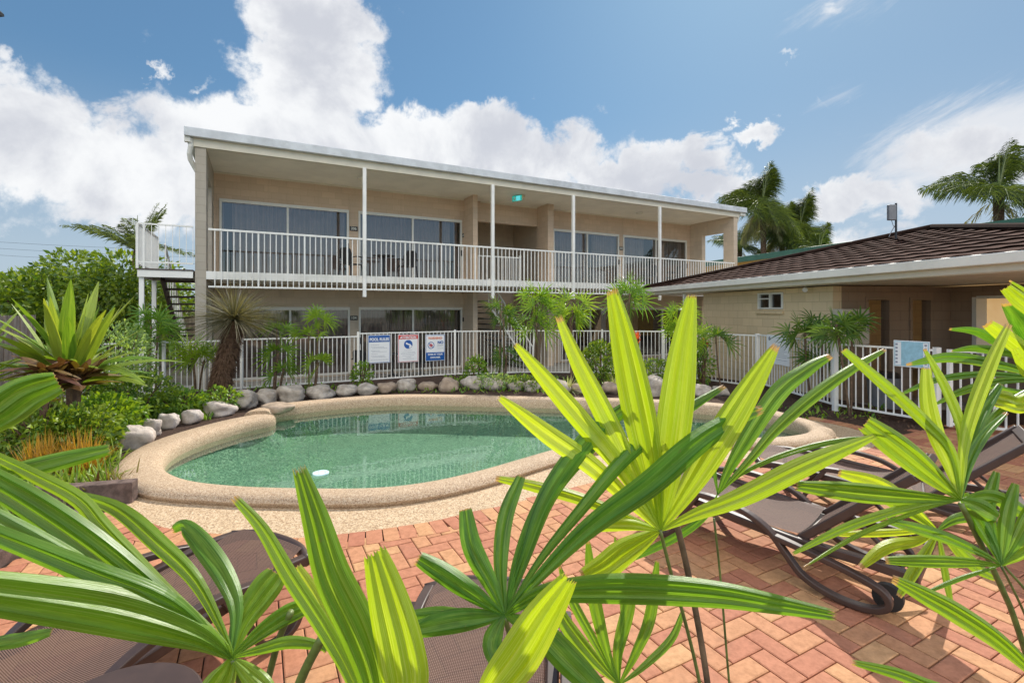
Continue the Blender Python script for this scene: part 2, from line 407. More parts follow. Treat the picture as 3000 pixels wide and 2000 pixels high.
# ------------------------------------------------------------------ mesh builder
class MB:
    def __init__(s): s.v = []; s.f = []; s.uv = []; s.t = []; s.mi = []
    def add(s, vs, fs, uvs=None, tint=0.0):
        b = len(s.v); s.v += [tuple(x) for x in vs]; s.f += [tuple(i + b for i in f) for f in fs]
        s.uv += (uvs if uvs else [(0.5, 0.5)] * len(vs))
        s.t += (tint if isinstance(tint, list) else [tint] * len(vs))
    def box(s, x0, x1, y0, y1, z0, z1, tint=0.0):
        vs = [(x, y, z) for z in (z0, z1) for y in (y0, y1) for x in (x0, x1)]
        s.add(vs, [(0, 2, 3, 1), (4, 5, 7, 6), (0, 1, 5, 4), (2, 6, 7, 3), (0, 4, 6, 2), (1, 3, 7, 5)], tint=tint)
    def obox(s, p0, p1, wx, wz, up=(0, 0, 1)):
        """bar from p0 to p1 with width wx (horizontal) and height wz"""
        p0 = Vector(p0); p1 = Vector(p1); d = (p1 - p0).normalized(); u = Vector(up)
        sd = d.cross(u)
        if sd.length < 1e-4: sd = Vector((1, 0, 0))
        sd.normalize(); u = sd.cross(d).normalized()
        vs = []
        for p in (p0, p1):
            for a, b in ((-1, -1), (1, -1), (1, 1), (-1, 1)): vs.append(p + sd * a * wx / 2 + u * b * wz / 2)
        s.add(vs, [(0, 1, 2, 3), (4, 7, 6, 5), (0, 4, 5, 1), (1, 5, 6, 2), (2, 6, 7, 3), (3, 7, 4, 0)])
    def tube(s, pts, r, n=8, cap=True, flat=1.0):
        pts = [Vector(p) for p in pts]; rs = r if isinstance(r, (list, tuple)) else [r] * len(pts)
        rings = []; up = Vector((0, 0, 1))
        for i, p in enumerate(pts):
            d = (pts[min(i + 1, len(pts) - 1)] - pts[max(i - 1, 0)]).normalized()
            a = d.cross(up)
            if a.length < .05: a = d.cross(Vector((0, 1, 0)))
            a.normalize(); b = a.cross(d).normalized()
            rings.append([p + a * math.cos(2 * math.pi * k / n) * rs[i] + b * math.sin(2 * math.pi * k / n) * rs[i] * flat for k in range(n)])
        vs = [q for rg in rings for q in rg]; fs = []; uv = []
        for i in range(len(pts)):
            uv += [(k / n, i / max(1, len(pts) - 1) * .9) for k in range(n)]
        for i in range(len(pts) - 1):
            for k in range(n): fs.append((i * n + k, i * n + (k + 1) % n, (i + 1) * n + (k + 1) % n, (i + 1) * n + k))
        if cap: fs.append(tuple(range(n - 1, -1, -1))); fs.append(tuple((len(pts) - 1) * n + k for k in range(n)))
        s.add(vs, fs, uv)
    def band(s, pts, wx, th):
        """flat strap along a curve that lies in a y-z plane: wx across x, th thick"""
        pts = [Vector(p) for p in pts]; rings = []; X = Vector((1, 0, 0))
        for i, p in enumerate(pts):
            d = (pts[min(i + 1, len(pts) - 1)] - pts[max(i - 1, 0)]).normalized(); nn = d.cross(X).normalized(); sd = X
            c = .3; a, b = wx / 2, th / 2
            rings.append([p + sd * x + nn * y for x, y in ((-a, -b * (1 - c)), (-a * .86, -b), (a * .86, -b), (a, -b * (1 - c)), (a, b * (1 - c)), (a * .86, b), (-a * .86, b), (-a, b * (1 - c)))])
        n = 8; vs = [q for rg in rings for q in rg]; fs = [(i * n + k, i * n + (k + 1) % n, (i + 1) * n + (k + 1) % n, (i + 1) * n + k) for i in range(len(pts) - 1) for k in range(n)]
        fs.append(tuple(range(n - 1, -1, -1))); fs.append(tuple((len(pts) - 1) * n + k for k in range(n))); s.add(vs, fs)
    def prism(s, poly, z0, z1, top=True):
        n = len(poly); vs = [(p[0], p[1], z0) for p in poly] + [(p[0], p[1], z1) for p in poly]
        fs = [(i, (i + 1) % n, n + (i + 1) % n, n + i) for i in range(n)]
        if top: fs += [tuple(range(n, 2 * n)), tuple(range(n - 1, -1, -1))]
        s.add(vs, fs)
    def cyl(s, c, r, z0, z1, n=24, r2=None):
        r2 = r if r2 is None else r2
        vs = [(c[0] + math.cos(2 * math.pi * k / n) * r, c[1] + math.sin(2 * math.pi * k / n) * r, z0) for k in range(n)]
        vs += [(c[0] + math.cos(2 * math.pi * k / n) * r2, c[1] + math.sin(2 * math.pi * k / n) * r2, z1) for k in range(n)]
        s.add(vs, [(k, (k + 1) % n, n + (k + 1) % n, n + k) for k in range(n)] + [tuple(range(n, 2 * n)), tuple(range(n - 1, -1, -1))])
    def strip(s, path, widths, side, tint=0.0, fold=0.0):
        """leaf strip: centre path, widths, side vector or list of side vectors; folded into a V"""
        vs = []; uv = []; fs = []; m = len(path)
        for i, p in enumerate(path):
            sv = side[i] if isinstance(side, list) else side
            d = (Vector(path[min(i + 1, m - 1)]) - Vector(path[max(i - 1, 0)]))
            nn = sv.cross(d); nn = nn.normalized() if nn.length > 1e-9 else Vector((0, 0, 1))
            wd = widths[i] / 2; v = i / (m - 1) * .97
            p = Vector(p)
            vs += [p - sv * wd + nn * fold * wd, p, p + sv * wd + nn * fold * wd]; uv += [(0, v), (.5, v), (1, v)]
        for i in range(m - 1):
            a = i * 3; fs += [(a, a + 1, a + 4, a + 3), (a + 1, a + 2, a + 5, a + 4)]
        s.add(vs, fs, uv, tint)
    def build(s, name, mat, parent=None, smooth=False, world=False, bevel=0, auto=None, subs=0):
        me = bpy.data.meshes.new(name); vs = s.v
        if world and parent is not None:
            M = parent.matrix_basis.inverted(); vs = [tuple(M @ Vector(v)) for v in vs]
        me.from_pydata(vs, [], s.f)
        ul = me.uv_layers.new(name='UVMap')
        idx = np.zeros(len(me.loops), dtype=np.int32); me.loops.foreach_get('vertex_index', idx)
        ul.data.foreach_set('uv', np.array(s.uv, dtype=np.float32)[idx].ravel())
        at = me.attributes.new('tint', 'FLOAT', 'POINT'); at.data.foreach_set('value', np.array(s.t, dtype=np.float32))
        if isinstance(mat, (list, tuple)):
            for q in mat: me.materials.append(MATS[q])
        else: me.materials.append(MATS[mat])
        if smooth: me.shade_smooth()
        me.update()
        o = bpy.data.objects.new(name, me); COL.objects.link(o)
        if parent is not None: o.parent = parent
        if bevel:
            md = o.modifiers.new('Bevel', 'BEVEL'); md.width = bevel; md.segments = 2; md.limit_method = 'ANGLE'
        if subs:
            md = o.modifiers.new('Sub', 'SUBSURF'); md.levels = subs; md.render_levels = subs
        return o

LABELS = {}
def tag(o, label=None, cat=None, group=None, kind=None):
    if label: o['label'] = label
    if cat: o['category'] = cat
    if group: o['group'] = group
    if kind: o['kind'] = kind
    return o
def thing(name, label, cat, loc=(0, 0, 0), rz=0.0, group=None):
    o = bpy.data.objects.new(name, None); COL.objects.link(o)
    o.location = loc; o.rotation_euler = (0, 0, rz); o.empty_display_size = .2
    o.matrix_basis = Matrix.Translation(Vector(loc)) @ Matrix.Rotation(rz, 4, 'Z')
    return tag(o, label, cat, group)
def dup(root, loc=None, rz=None, label=None, group=None):
    r = root.copy(); COL.objects.link(r)
    if loc is not None: r.location = loc
    if rz is not None: r.rotation_euler = (0, 0, rz)
    if label: r['label'] = label
    if group: r['group'] = group
    for ch in list(root.children):
        c = ch.copy(); COL.objects.link(c); c.parent = r
        for g in list(ch.children):
            d = g.copy(); COL.objects.link(d); d.parent = c
    return r
def text_mesh(txt, size, mat, parent, M, name='lettering', bold=0.0, align='CENTER', depth=.0015, sx=1.0):
    cu = bpy.data.curves.new('t', 'FONT'); cu.body = txt; cu.size = size; cu.align_x = align; cu.align_y = 'CENTER'
    cu.extrude = depth; cu.offset = bold
    to = bpy.data.objects.new('t', cu); COL.objects.link(to)
    dg = bpy.context.evaluated_depsgraph_get(); dg.update()
    me = bpy.data.meshes.new_from_object(to.evaluated_get(dg))
    bpy.data.objects.remove(to); me.transform(M @ Matrix.Diagonal((sx, 1, 1, 1)))
    me.materials.clear(); me.materials.append(MATS[mat])
    o = bpy.data.objects.new(name, me); COL.objects.link(o); o.parent = parent
    return o

def catmull(pts, per=8, closed=False):
    n = len(pts); out = []
    P_ = [Vector(p) for p in pts]
    rng = range(n) if closed else range(n - 1)
    for i in rng:
        if closed: p0, p1, p2, p3 = P_[(i - 1) % n], P_[i], P_[(i + 1) % n], P_[(i + 2) % n]
        else:
            p0 = P_[i - 1] if i > 0 else P_[0] * 2 - P_[1]
            p1, p2 = P_[i], P_[i + 1]
            p3 = P_[i + 2] if i + 2 < n else P_[-1] * 2 - P_[-2]
        for k in range(per):
            t = k / per
            out.append(.5 * ((2 * p1) + (p2 - p0) * t + (2 * p0 - 5 * p1 + 4 * p2 - p3) * t * t + (3 * p1 - p0 - 3 * p2 + p3) * t ** 3))
    if not closed: out.append(P_[-1].copy())
    return out
def sheet(outer, holes, z):
    mb = MB(); loops = [[Vector((p[0], p[1], 0)) for p in outer]] + [[Vector((p[0], p[1], 0)) for p in h] for h in holes]
    tri = tessellate_polygon(loops); vs = [(p.x, p.y, z) for lp in loops for p in lp]
    fs = []
    for t in tri:
        a, b, c = [Vector(vs[i]) for i in t]
        fs.append(t if (b - a).cross(c - a).z > 0 else (t[0], t[2], t[1]))
    mb.add(vs, fs); return mb
def inside(pt, poly):
    x, y = pt; c = False; n = len(poly)
    for i in range(n):
        x1, y1 = poly[i][0], poly[i][1]; x2, y2 = poly[(i + 1) % n][0], poly[(i + 1) % n][1]
        if (y1 > y) != (y2 > y) and x < (x2 - x1) * (y - y1) / (y2 - y1) + x1: c = not c
    return c

#SPLIT_GROUND
# ------------------------------------------------------------------ ground, pool, paving
lip_pts = [(-3.72, 7.62), (-3.98, 7.1), (-4.14, 6.4), (-4.1, 5.85), (-3.86, 5.35), (-3.52, 4.98), (-3.1, 4.72), (-2.55, 4.58), (-1.91, 4.53),
           (-1.28, 4.54), (-.80, 4.70), (-.34, 5.02), (.10, 5.42), (.52, 5.80), (.95, 6.10), (1.5, 6.30), (2.2, 6.33), (3.0, 6.30), (3.55, 6.36),
           (4.02, 6.60), (4.22, 7.0), (4.1, 7.6), (3.6, 8.2), (2.8, 8.55), (1.8, 8.75), (.9, 8.85), (-.2, 8.98), (-1.2, 9.1), (-2.2, 9.12), (-3.0, 8.85), (-3.7, 8.4), (-3.95, 8.0)]
lip = [Vector((p.x, p.y)) for p in catmull([(x, y, 0) for x, y in lip_pts], 6, True)]
NL = len(lip)
def offs(loop, d):
    out = []; n = len(loop)
    for i in range(n):
        t = (loop[(i + 1) % n] - loop[i - 1]).normalized(); nrm = Vector((t.y, -t.x))
        out.append(loop[i] + nrm * d)
    return out
# orientation: make positive offset go outwards
ar = sum(lip[i].x * lip[(i + 1) % NL].y - lip[(i + 1) % NL].x * lip[i].y for i in range(NL))
OUT = 1 if ar > 0 else -1
hole = offs(lip, .15 * OUT)

MW = 27.7
u_ = Vector((math.sin(R(62.3)), math.cos(R(62.3)))); n_ = Vector((-u_.y, u_.x))
P0 = Vector((-7.19, 11.45))
def mxy(s, y): q = P0 + u_ * s + n_ * y; return (q.x, q.y)

big = [(-300, -60), (300, -60), (300, 600), (-300, 600)]
tag(sheet(big, [hole], -.33).build('ground', 'ground'), kind='structure')

terr = [(-14, -4), (16, -4), (16, 8.0), (6.6, 8.5), (5.75, 11.6), (4.5, 13.6), (-1.2, 13.6), mxy(3.0, -1.0), mxy(-.6, -1.0), mxy(-6, -1.0)]
mb = sheet(terr, [hole], 0.0)
n = len(terr); mb.add([(p[0], p[1], -.34) for p in terr] + [(p[0], p[1], 0) for p in terr], [(i, (i + 1) % n, n + (i + 1) % n, n + i) for i in range(n)])
tag(mb.build('garden_bed', 'mulch'), kind='structure')

pave_poly = [(-3.45, -3.5), (-3.45, 4.22), (-3.2, 4.66), (-1.9, 4.36), (-.6, 4.7), (.6, 5.65), (1.6, 6.1), (3.4, 6.15), (4.45, 6.5), (5.43, 6.80), (6.6, 7.25), (9, 7.5), (15.5, 7.9), (15.5, -3.5)]
tag(sheet(pave_poly, [], .004).build('paving_bed', 'mortar'), kind='structure')

apron_out_near = [(-3.39, 4.27), (-2.85, 3.91), (-2.49, 3.80), (-1.74, 3.69), (-1.23, 3.78), (-.66, 3.98), (-.33, 4.18), (0, 4.34), (.5, 4.68), (1.2, 5.1), (2.0, 5.45), (2.85, 5.68), (3.7, 5.80), (4.35, 6.0), (4.85, 6.45), (4.95, 7.1), (4.6, 7.8)]
apron_near = [Vector((p.x, p.y)) for p in catmull([(x, y, 0) for x, y in apron_out_near], 5)]
far_off = offs(lip, .30 * OUT)
# close the apron under the coping
tail = [far_off[i] for i in range(0, NL) if 21 * 6 <= i < NL] + [far_off[i] for i in range(0, 5 * 6)]
apron = apron_near + tail
tag(sheet([(p.x, p.y) for p in apron], [hole], .013).build('apron', 'aggregate'), kind='structure')

# brick paving laid in herringbone, each brick its own raised block
def paver_mesh():
    mb = MB(); W = .115; L = .23; g = .0035; th = R(MW)
    cx, sx = math.cos(th), math.sin(th)
    ap = [(p.x, p.y) for p in apron_near] + [(4.4, 7.6), (2, 8), (-3, 7), (-4.2, 5.2)]
    inner = [(p.x, p.y) for p in apron]
    # polygon of the apron grown by the width of the soldier course
    def brick(x0, y0, x1, y1, z, tint):
        e = .006; q = [(x0 + g, y0 + g), (x1 - g, y0 + g), (x1 - g, y1 - g), (x0 + g, y1 - g)]
        e_ = [(x0 + g + e, y0 + g + e), (x1 - g - e, y0 + g + e), (x1 - g - e, y1 - g - e), (x0 + g + e, y1 - g - e)]
        tr = lambda p: (p[0] * cx - p[1] * sx, p[0] * sx + p[1] * cx)
        h = rnd.uniform(-.0006, .0006)
        vs = [(*tr(p), .0) for p in q] + [(*tr(p), z - .003 + h) for p in q] + [(*tr(p), z + h) for p in e_]
        fs = [(8, 9, 10, 11)]
        for i in range(4):
            j = (i + 1) % 4; fs += [(i, j, 4 + j, 4 + i), (4 + i, 4 + j, 8 + j, 8 + i)]
        mb.add(vs, fs, tint=tint)
    grown = [(p.x, p.y) for p in [apron_near[i] + (Vector((0, 0)) if 0 else Vector((0, 0))) for i in range(len(apron_near))]]
    def tn():
        r = rnd.random()
        return rnd.uniform(.0, .4) if r < .5 else rnd.uniform(.5, 1.0)
    N = 110
    for k in range(-N, N):
        for m_ in range(-14, 15):
            bx = k * W + m_ * 4 * W * .5 * 0 ; 
            pass
    # herringbone: unit of one horizontal + one vertical brick, stepped diagonally
    for i in range(-160, 160):
        for j in range(-60, 60):
            ox = i * W + j * 2 * W; oy = i * W - j * 2 * W
            for hz_ in (0, 1):
                if hz_ == 0: x0, y0, x1, y1 = ox, oy, ox + L, oy + W
                else: x0, y0, x1, y1 = ox, oy + W, ox + W, oy + W + L
                mx_, my_ = (x0 + x1) / 2, (y0 + y1) / 2
                wx, wy = mx_ * cx - my_ * sx, mx_ * sx + my_ * cx
                if wy < .6 or wx < -4.5 or wx > 9.5 or wy > 7.8: continue
                if abs(wx) > wy * 1.3 + .8: continue
                if not inside((wx, wy), pave_poly): continue
                if inside((wx, wy), ap): continue
                d = min((Vector((wx, wy)) - p).length for p in apron_near[::2])
                if d < .12: continue
                brick(x0, y0, x1, y1, .0165, tn())
    # soldier course following the apron edge
    pts = apron_near; acc = 0; i = 0; dense = []
    for a, b in zip(pts[:-1], pts[1:]):
        n_s = 12
        for q in range(n_s): dense.append(a.lerp(b, q / n_s))
    cur = dense[0]; last = dense[0]
    sel = [last]
    for p in dense:
        if (p - last).length >= W: sel.append(p); last = p
    for a, b in zip(sel[:-1], sel[1:]):
        t = (b - a).normalized(); o = Vector((t.y, -t.x))
        if inside((a + o * .1)[:], ap): o = -o
        z = .0195; g2 = t * g
        q = [a + g2 + o * .004, b - g2 + o * .004, b - g2 + o * L, a + g2 + o * L]
        if (q[1] - q[0]).cross(q[2] - q[1]) < 0: q = q[::-1]
        vs = [(p.x, p.y, 0) for p in q] + [(p.x, p.y, z) for p in q]
        mb.add(vs, [(4, 5, 6, 7)] + [(k, (k + 1) % 4, 4 + (k + 1) % 4, 4 + k) for k in range(4)], tint=tn())
    return mb
tag(paver_mesh().build('brick_paving', 'paver'), kind='structure')

# pool: shell, coping, water
WZ = -.06
sw = thing('swimming_pool', 'kidney shaped swimming pool with pebble coping and clear green water', 'pool', (0, 7, 0))
mb = MB()
depths = [(0.02, .06, -.005), (0.02, .0, -.4), (-.25, -.85, 0), (-.7, -1.15, 0)]
rings = [offs(lip, .04 * OUT), offs(lip, .03 * OUT), offs(lip, -.15 * OUT), offs(lip, -.45 * OUT)]
zs = [.05, -.22, -.38, -.45]
vs = []
for rg, z in zip(rings, zs): vs += [(p.x, p.y, z) for p in rg]
fs = []
for r_ in range(3):
    for i in range(NL): fs.append((r_ * NL + i, r_ * NL + (i + 1) % NL, (r_ + 1) * NL + (i + 1) % NL, (r_ + 1) * NL + i))
mb.add(vs, fs)
fl = sheet([(p.x, p.y) for p in rings[3]], [], -.45)
mb.add(fl.v, fl.f)
mb.build('shell', 'pool_pebble', sw, world=True)
# coping in two runs, with a break at the left
def coping(i0, i1, dz, doff, name, wd=.36, h=.115):
    mb = MB(); idx = [i % NL for i in range(i0, i1 + 1)]
    prof = [(-.015, -.13), (-.03, -.02), (-.02, .45 * h), (.01, .85 * h), (.06, h), (.5 * wd, h * 1.04), (wd - .07, h), (wd - .01, .85 * h), (wd + .02, .5 * h), (wd + .01, .15 * h), (wd - .04, -.01)]
    base = [lip[i] for i in range(NL)]
    nr = []
    for i in range(NL):
        t = (base[(i + 2) % NL] - base[i - 2]).normalized(); nr.append(Vector((t.y, -t.x)) * OUT)
    vs = []; m_ = len(prof)
    for i in idx:
        kx = 1 + .38 * max(0, min(1, (-2.7 - base[i].x) / .9)) * (1 if doff == 0 else 0)
        for (o, z) in prof:
            q = base[i] + nr[i] * ((o * kx if o > 0 else o) + doff); vs.append((q.x, q.y, z + dz))
    fs = []
    for a in range(len(idx) - 1):
        for k in range(m_ - 1): fs.append((a * m_ + k, (a + 1) * m_ + k, (a + 1) * m_ + k + 1, a * m_ + k + 1))
    fs.append(tuple(range(m_))); e = (len(idx) - 1) * m_; fs.append(tuple(e + k for k in range(m_ - 1, -1, -1)))
    mb.add(vs, fs); o = mb.build(name, 'coping_agg', sw, smooth=True, world=True)
    md = o.modifiers.new('es', 'EDGE_SPLIT'); md.split_angle = R(50)
    return o
coping(0, 6 * 21, 0.0, 0.0, 'coping', wd=.27, h=.105)
coping(6 * 21 - 1, NL - 5, -.012, .02, 'coping', wd=.34)
wt = sheet([(p.x, p.y) for p in offs(lip, .035 * OUT)], [], WZ).build('water', 'water', None)
tag(wt, kind='structure')
# skimmer lid lying under the surface near the near edge
c = G(940, 1388, WZ)
mb = MB(); mb.cyl((c.x, c.y), .085, WZ + .005, WZ + .018, 28)
sk = mb.build('dispenser_lid', 'skimmer', None); tag(sk, 'pale blue round disc floating near the front edge of the pool', 'pool float')
for a in (0.4, 2.5, 4.6): mb = MB(); mb.cyl((c.x + .045 * math.cos(a), c.y + .045 * math.sin(a)), .007, WZ + .018, WZ + .0195, 8); mb.build('vent_hole', 'sign_blue', sk)

#SPLIT_ROCKS
# ------------------------------------------------------------------ rocks
def boulder(px, base_py, w_px, h_px, mat, label, flat=1.0, seed=0):
    g = G(px, base_py); s = g.y / F
    w_px *= .93; rx = w_px * s / 2; rz = h_px * s / 2 * .95; ry = rx * .8
    mb = MB(); n1_, n2_ = 20, 14; vs = []; fs = []
    off = Vector((seed * 3.1, seed * 7.7, seed * 1.3))
    for i in range(n2_ + 1):
        ph = math.pi * i / n2_
        for k in range(n1_):
            a = 2 * math.pi * k / n1_
            d = Vector((math.sin(ph) * math.cos(a), math.sin(ph) * math.sin(a), math.cos(ph)))
            r_ = 1 + .38 * (mnoise.noise(d * 1.1 + off)) + .22 * (abs(mnoise.noise(d * 2.1 + off)) - .2) + .05 * mnoise.noise(d * 7 + off)
            sg = lambda t: math.copysign(abs(t) ** .8, t)
            vs.append((sg(d.x) * r_ * rx, sg(d.y) * r_ * ry, sg(d.z) * r_ * rz + rz * .8))
    for i in range(n2_):
        for k in range(n1_): fs.append((i * n1_ + k, (i + 1) * n1_ + k, (i + 1) * n1_ + (k + 1) % n1_, i * n1_ + (k + 1) % n1_))
    mb.add(vs, fs)
    o = mb.build('boulder', mat, None, smooth=True); o.location = (g.x, g.y + ry * .6, 0)
    o.rotation_euler = (0, 0, random.uniform(-.4, .4))
    return tag(o, label, 'boulder', 'boulders edging the pool garden')
rk = [(702, 1198, 88, 62, 'rock_grey', 'large smooth grey boulder beside the broken end of the pool coping'),
      (768, 1184, 74, 48, 'rock_grey', 'rounded grey boulder just right of the large smooth one by the coping end'),
      (846, 1178, 80, 54, 'rock_grey', 'pointed grey boulder, third from the left behind the pool'),
      (932, 1168, 84, 42, 'rock_grey', 'wide low boulder, fourth from the left behind the pool'),
      (1010, 1160, 70, 36, 'rock_grey', 'flat topped boulder, fifth from the left behind the pool'),
      (1070, 1157, 60, 34, 'rock_grey', 'small boulder left of the pool rules sign, sixth from the left'),
      (1129, 1152, 58, 36, 'rock_brown', 'small brownish boulder below the pool rules sign'),
      (1187, 1146, 64, 40, 'rock_grey', 'pale grey egg shaped boulder below the attention sign'),
      (1252, 1143, 60, 28, 'rock_brown', 'low flat boulder below the warning sign'),
      (1314, 1146, 62, 42, 'rock_brown', 'round brown boulder just right of the warning sign'),
      (1382, 1142, 72, 44, 'rock_grey', 'slanting grey boulder behind the middle of the pool'),
      (1442, 1144, 64, 44, 'rock_grey', 'domed boulder behind the middle of the pool, below the stair foot'),
      (1508, 1144, 56, 30, 'rock_grey', 'low boulder below the pair of palm trunks'),
      (1560, 1146, 66, 34, 'rock_grey', 'mottled boulder to the left of the striped grass clump'),
      (1640, 1150, 70, 38, 'rock_grey', 'boulder behind the second bright leaf blade'),
      (1700, 1152, 56, 34, 'rock_brown', 'tan boulder under the first striped grass clump'),
      (1790, 1154, 62, 36, 'rock_brown', 'squat boulder under the second striped grass clump'),
      (1925, 1160, 84, 60, 'rock_grey', 'big dark boulder between the two tallest bright leaf blades'),
      (2060, 1162, 60, 36, 'rock_grey', 'low grey boulder right of the tallest bright leaf blade'),
      (2110, 1160, 56, 30, 'rock_grey', 'last grey boulder at the right hand end of the row behind the pool'),
      (385, 1316, 88, 70, 'rock_pale', 'big speckled pale boulder at the near left of the pool, lowest of the sunlit row'),
      (437, 1280, 56, 60, 'rock_pale', 'tall pinkish boulder, second of the sunlit row left of the pool'),
      (485, 1256, 54, 48, 'rock_pale', 'tilted pale boulder, third of the sunlit row left of the pool'),
      (551, 1242, 60, 46, 'rock_pale', 'smooth whitish boulder, fourth of the sunlit row left of the pool'),
      (628, 1220, 92, 44, 'rock_pale', 'cracked cream boulder topmost of the sunlit row, next to the coping end'),
      (800, 1212, 96, 32, 'rock_brown', 'flat brown slab of stone in the gap of the pool coping')]
for i, (px, by, wp, hp, m_, lb) in enumerate(rk): boulder(px, by, wp, hp, m_, lb, seed=i + 1)
# sleeper retaining edge
def sleeper(p0, p1, label, h=.2):
    t = thing('timber_sleeper', label, 'sleeper', (p0[0], p0[1], 0))
    mb = MB(); mb.obox((p0[0], p0[1], h / 2), (p1[0], p1[1], h / 2 + .005), .12, h)
    mb.build('beam', 'sleeper', t, world=True, bevel=.008)
sleeper((-3.42, 4.42), (-4.35, 4.16), 'weathered timber sleeper edging the left garden bed by the pool coping')
sleeper((-3.50, -1.2), (-3.50, 3.95), 'long weathered timber sleeper running along the left edge of the brick paving', .12)

#SPLIT_MOTEL
# ------------------------------------------------------------------ motel
MROT = R(MW)
def ML(x, y, z): q = P0 + u_ * x + n_ * y; return Vector((q.x, q.y, z))
def sx_(px, y):
    """local x of a photo column on the plane at local depth y"""
    t = (px - 1500) / F
    ox, oy = P0.x + n_.x * y, P0.y + n_.y * y
    return (t * oy - ox) / (u_.x - t * u_.y)
motel = thing('motel_building', 'two storey beige motel block with a long white railed veranda behind the pool', 'building', (P0.x, P0.y, 0), MROT)
LEN = 18.41; YB = 2.27; S1 = -.31; SL0 = 2.45; SL1 = 2.64; SOF = 5.55
def wall_open(mb, x0, x1, y0, y1, z0, z1, ops):
    ops = sorted(ops); x = x0
    for (a, b, za, zb) in ops:
        if a > x: mb.box(x, a, y0, y1, z0, z1)
        if za > z0: mb.box(a, b, y0, y1, z0, za)
        if zb < z1: mb.box(a, b, y0, y1, zb, z1)
        x = b
    if x < x1: mb.box(x, x1, y0, y1, z0, z1)
def X2(px, y=YB): return sx_(px, y)
up_w = [(X2(640) + .02, X2(1022)), (X2(1050), X2(1353)), (X2(1620), X2(1813)), (X2(1825), X2(2011))]
gd_w = [(X2(655), X2(1025)), (X2(1051), X2(1354)), (X2(1640), X2(1813)), (X2(1830), X2(2040))]
xo0, xo1 = X2(1400), X2(1590)          # stairwell opening
HU = SL1 + 2.18; HG = S1 + 2.12
mb = MB()
wall_open(mb, 0, LEN, YB, YB + .19, SL1 - .0, SOF, [(a, b, SL1 + .02, HU) for a, b in up_w] + [(xo0, xo1, SL1 + .001, HU + .02)])
mb.build('upper_wall', 'block_wall', motel)
mb = MB()
wall_open(mb, 0, LEN, YB, YB + .19, S1, SL0, [(a, b, S1 + .05, HG) for a, b in gd_w] + [(xo0, xo1 + .4, S1 + .001, SL0 - .02)])
mb.build('ground_wall', 'block_wall_grey', motel)
# end and back walls, inner partitions, dark rooms
mb = MB()
mb.box(0.0, .19, YB + .19, 8.6, S1, SOF); mb.box(LEN - .19, LEN, YB + .19, 8.6, S1, SOF); mb.box(.19, LEN - .19, 8.41, 8.6, S1, SOF)
mb.build('outer_wall', 'block_wall_grey', motel)
mb = MB()
for xx in (X2(1036), xo0 - .25, xo1 + .02, X2(1819)): mb.box(xx, xx + .15, YB + .195, 8.40, S1 + .01, SOF - .01)
mb.box(xo0 - .1, xo1 + .02, YB + 2.4, YB + 2.5, S1 + .01, SOF - .01)
mb.build('partition_wall', 'block_wall_grey', motel)
mb = MB()
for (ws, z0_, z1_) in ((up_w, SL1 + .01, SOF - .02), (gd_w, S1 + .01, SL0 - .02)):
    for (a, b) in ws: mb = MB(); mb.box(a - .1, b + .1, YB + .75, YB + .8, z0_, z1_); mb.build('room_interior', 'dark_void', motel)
# projecting nib walls beside the stairwell
for (pa, pb) in ((1386, 1398), (1605, 1622)):
    yf = 1.44 if pa < 1500 else 1.5
    xa = sx_(pa, yf); xb = sx_(pb, yf)
    xb = max(xb, xa + .16)
    mb = MB(); mb.box(xa, xb, yf, YB - .002, SL1 + .001, SOF - .001); mb.build('nib_wall', 'block_wall', motel)
    mb = MB(); mb.box(xa, xb, yf, YB - .002, S1, SL0 - .001); mb.build('nib_wall', 'block_wall_grey', motel)
# end wing walls with a tall opening
for (xa, xb) in ((-.22, 0), (LEN, LEN + .22)):
    mb = MB()
    for (z0, z1, zh) in ((S1, SOF, 4.97),):
        mb.box(xa, xb, 0, .5, z0, z1); mb.box(xa, xb, 1.62, YB + .19, z0, z1)
        mb.box(xa, xb, .5, 1.62, zh, z1); mb.box(xa, xb, .5, 1.62, 2.1, 2.66)
    mb.build('wing_wall', 'block_pier' if xa < 0 else 'block_wall_grey', motel)
# floor slab, soffits, trims
mb = MB(); mb.box(0.002, LEN - .002, .012, YB - .002, SL0 + .01, SL1 - .004); mb.build('floor_slab', 'soffit', motel)
mb = MB(); mb.box(0.002, LEN - .002, -.03, .01, SL0, SL1); mb.build('slab_edge', 'white_paint', motel)
mb = MB(); mb.box(-.25, LEN + .3, .10, 8.6, SOF + .002, SOF + .03); mb.build('soffit', 'soffit', motel)
mb = MB(); mb.box(0.001, xo0 - .35, YB - .03, YB - .002, SOF - .045, SOF - .001); mb.box(xo0 + .1, xo1 - .05, YB - .03, YB - .002, SOF - .045, SOF - .001); mb.box(xo1 + .45, LEN - .002, YB - .03, YB - .002, SOF - .045, SOF - .001)
mb.build('cornice_trim', 'cream_paint', motel)
mb = MB(); mb.box(-.25, LEN + .3, -.03, .09, SOF - .02, 5.72); mb.build('veranda_beam', 'cream_paint', motel)
mb = MB(); mb.box(-.42, LEN + .62, -.16, 8.9, 5.722, 5.93); 
o = mb.build('roof', 'roof_metal', motel, bevel=.012)
mb = MB(); mb.box(-.42, -.30, -.10, .0, 5.60, 5.72); 
mb.tube([(-.30, -.02, 5.70), (-.30, -.02, 5.52), (-.33, .02, 5.36), (-.32, .08, 5.24), (-.24, .16, 5.08), (-.17, .2, 4.95)], .055, 10)
mb.build('downpipe', 'downpipe', motel, smooth=False)
mb = MB(); mb.tube([(LEN + .30, .02, 5.70), (LEN + .30, .02, 5.5), (LEN + .28, .1, 5.3), (LEN + .28, .12, -.3)], .05, 10)
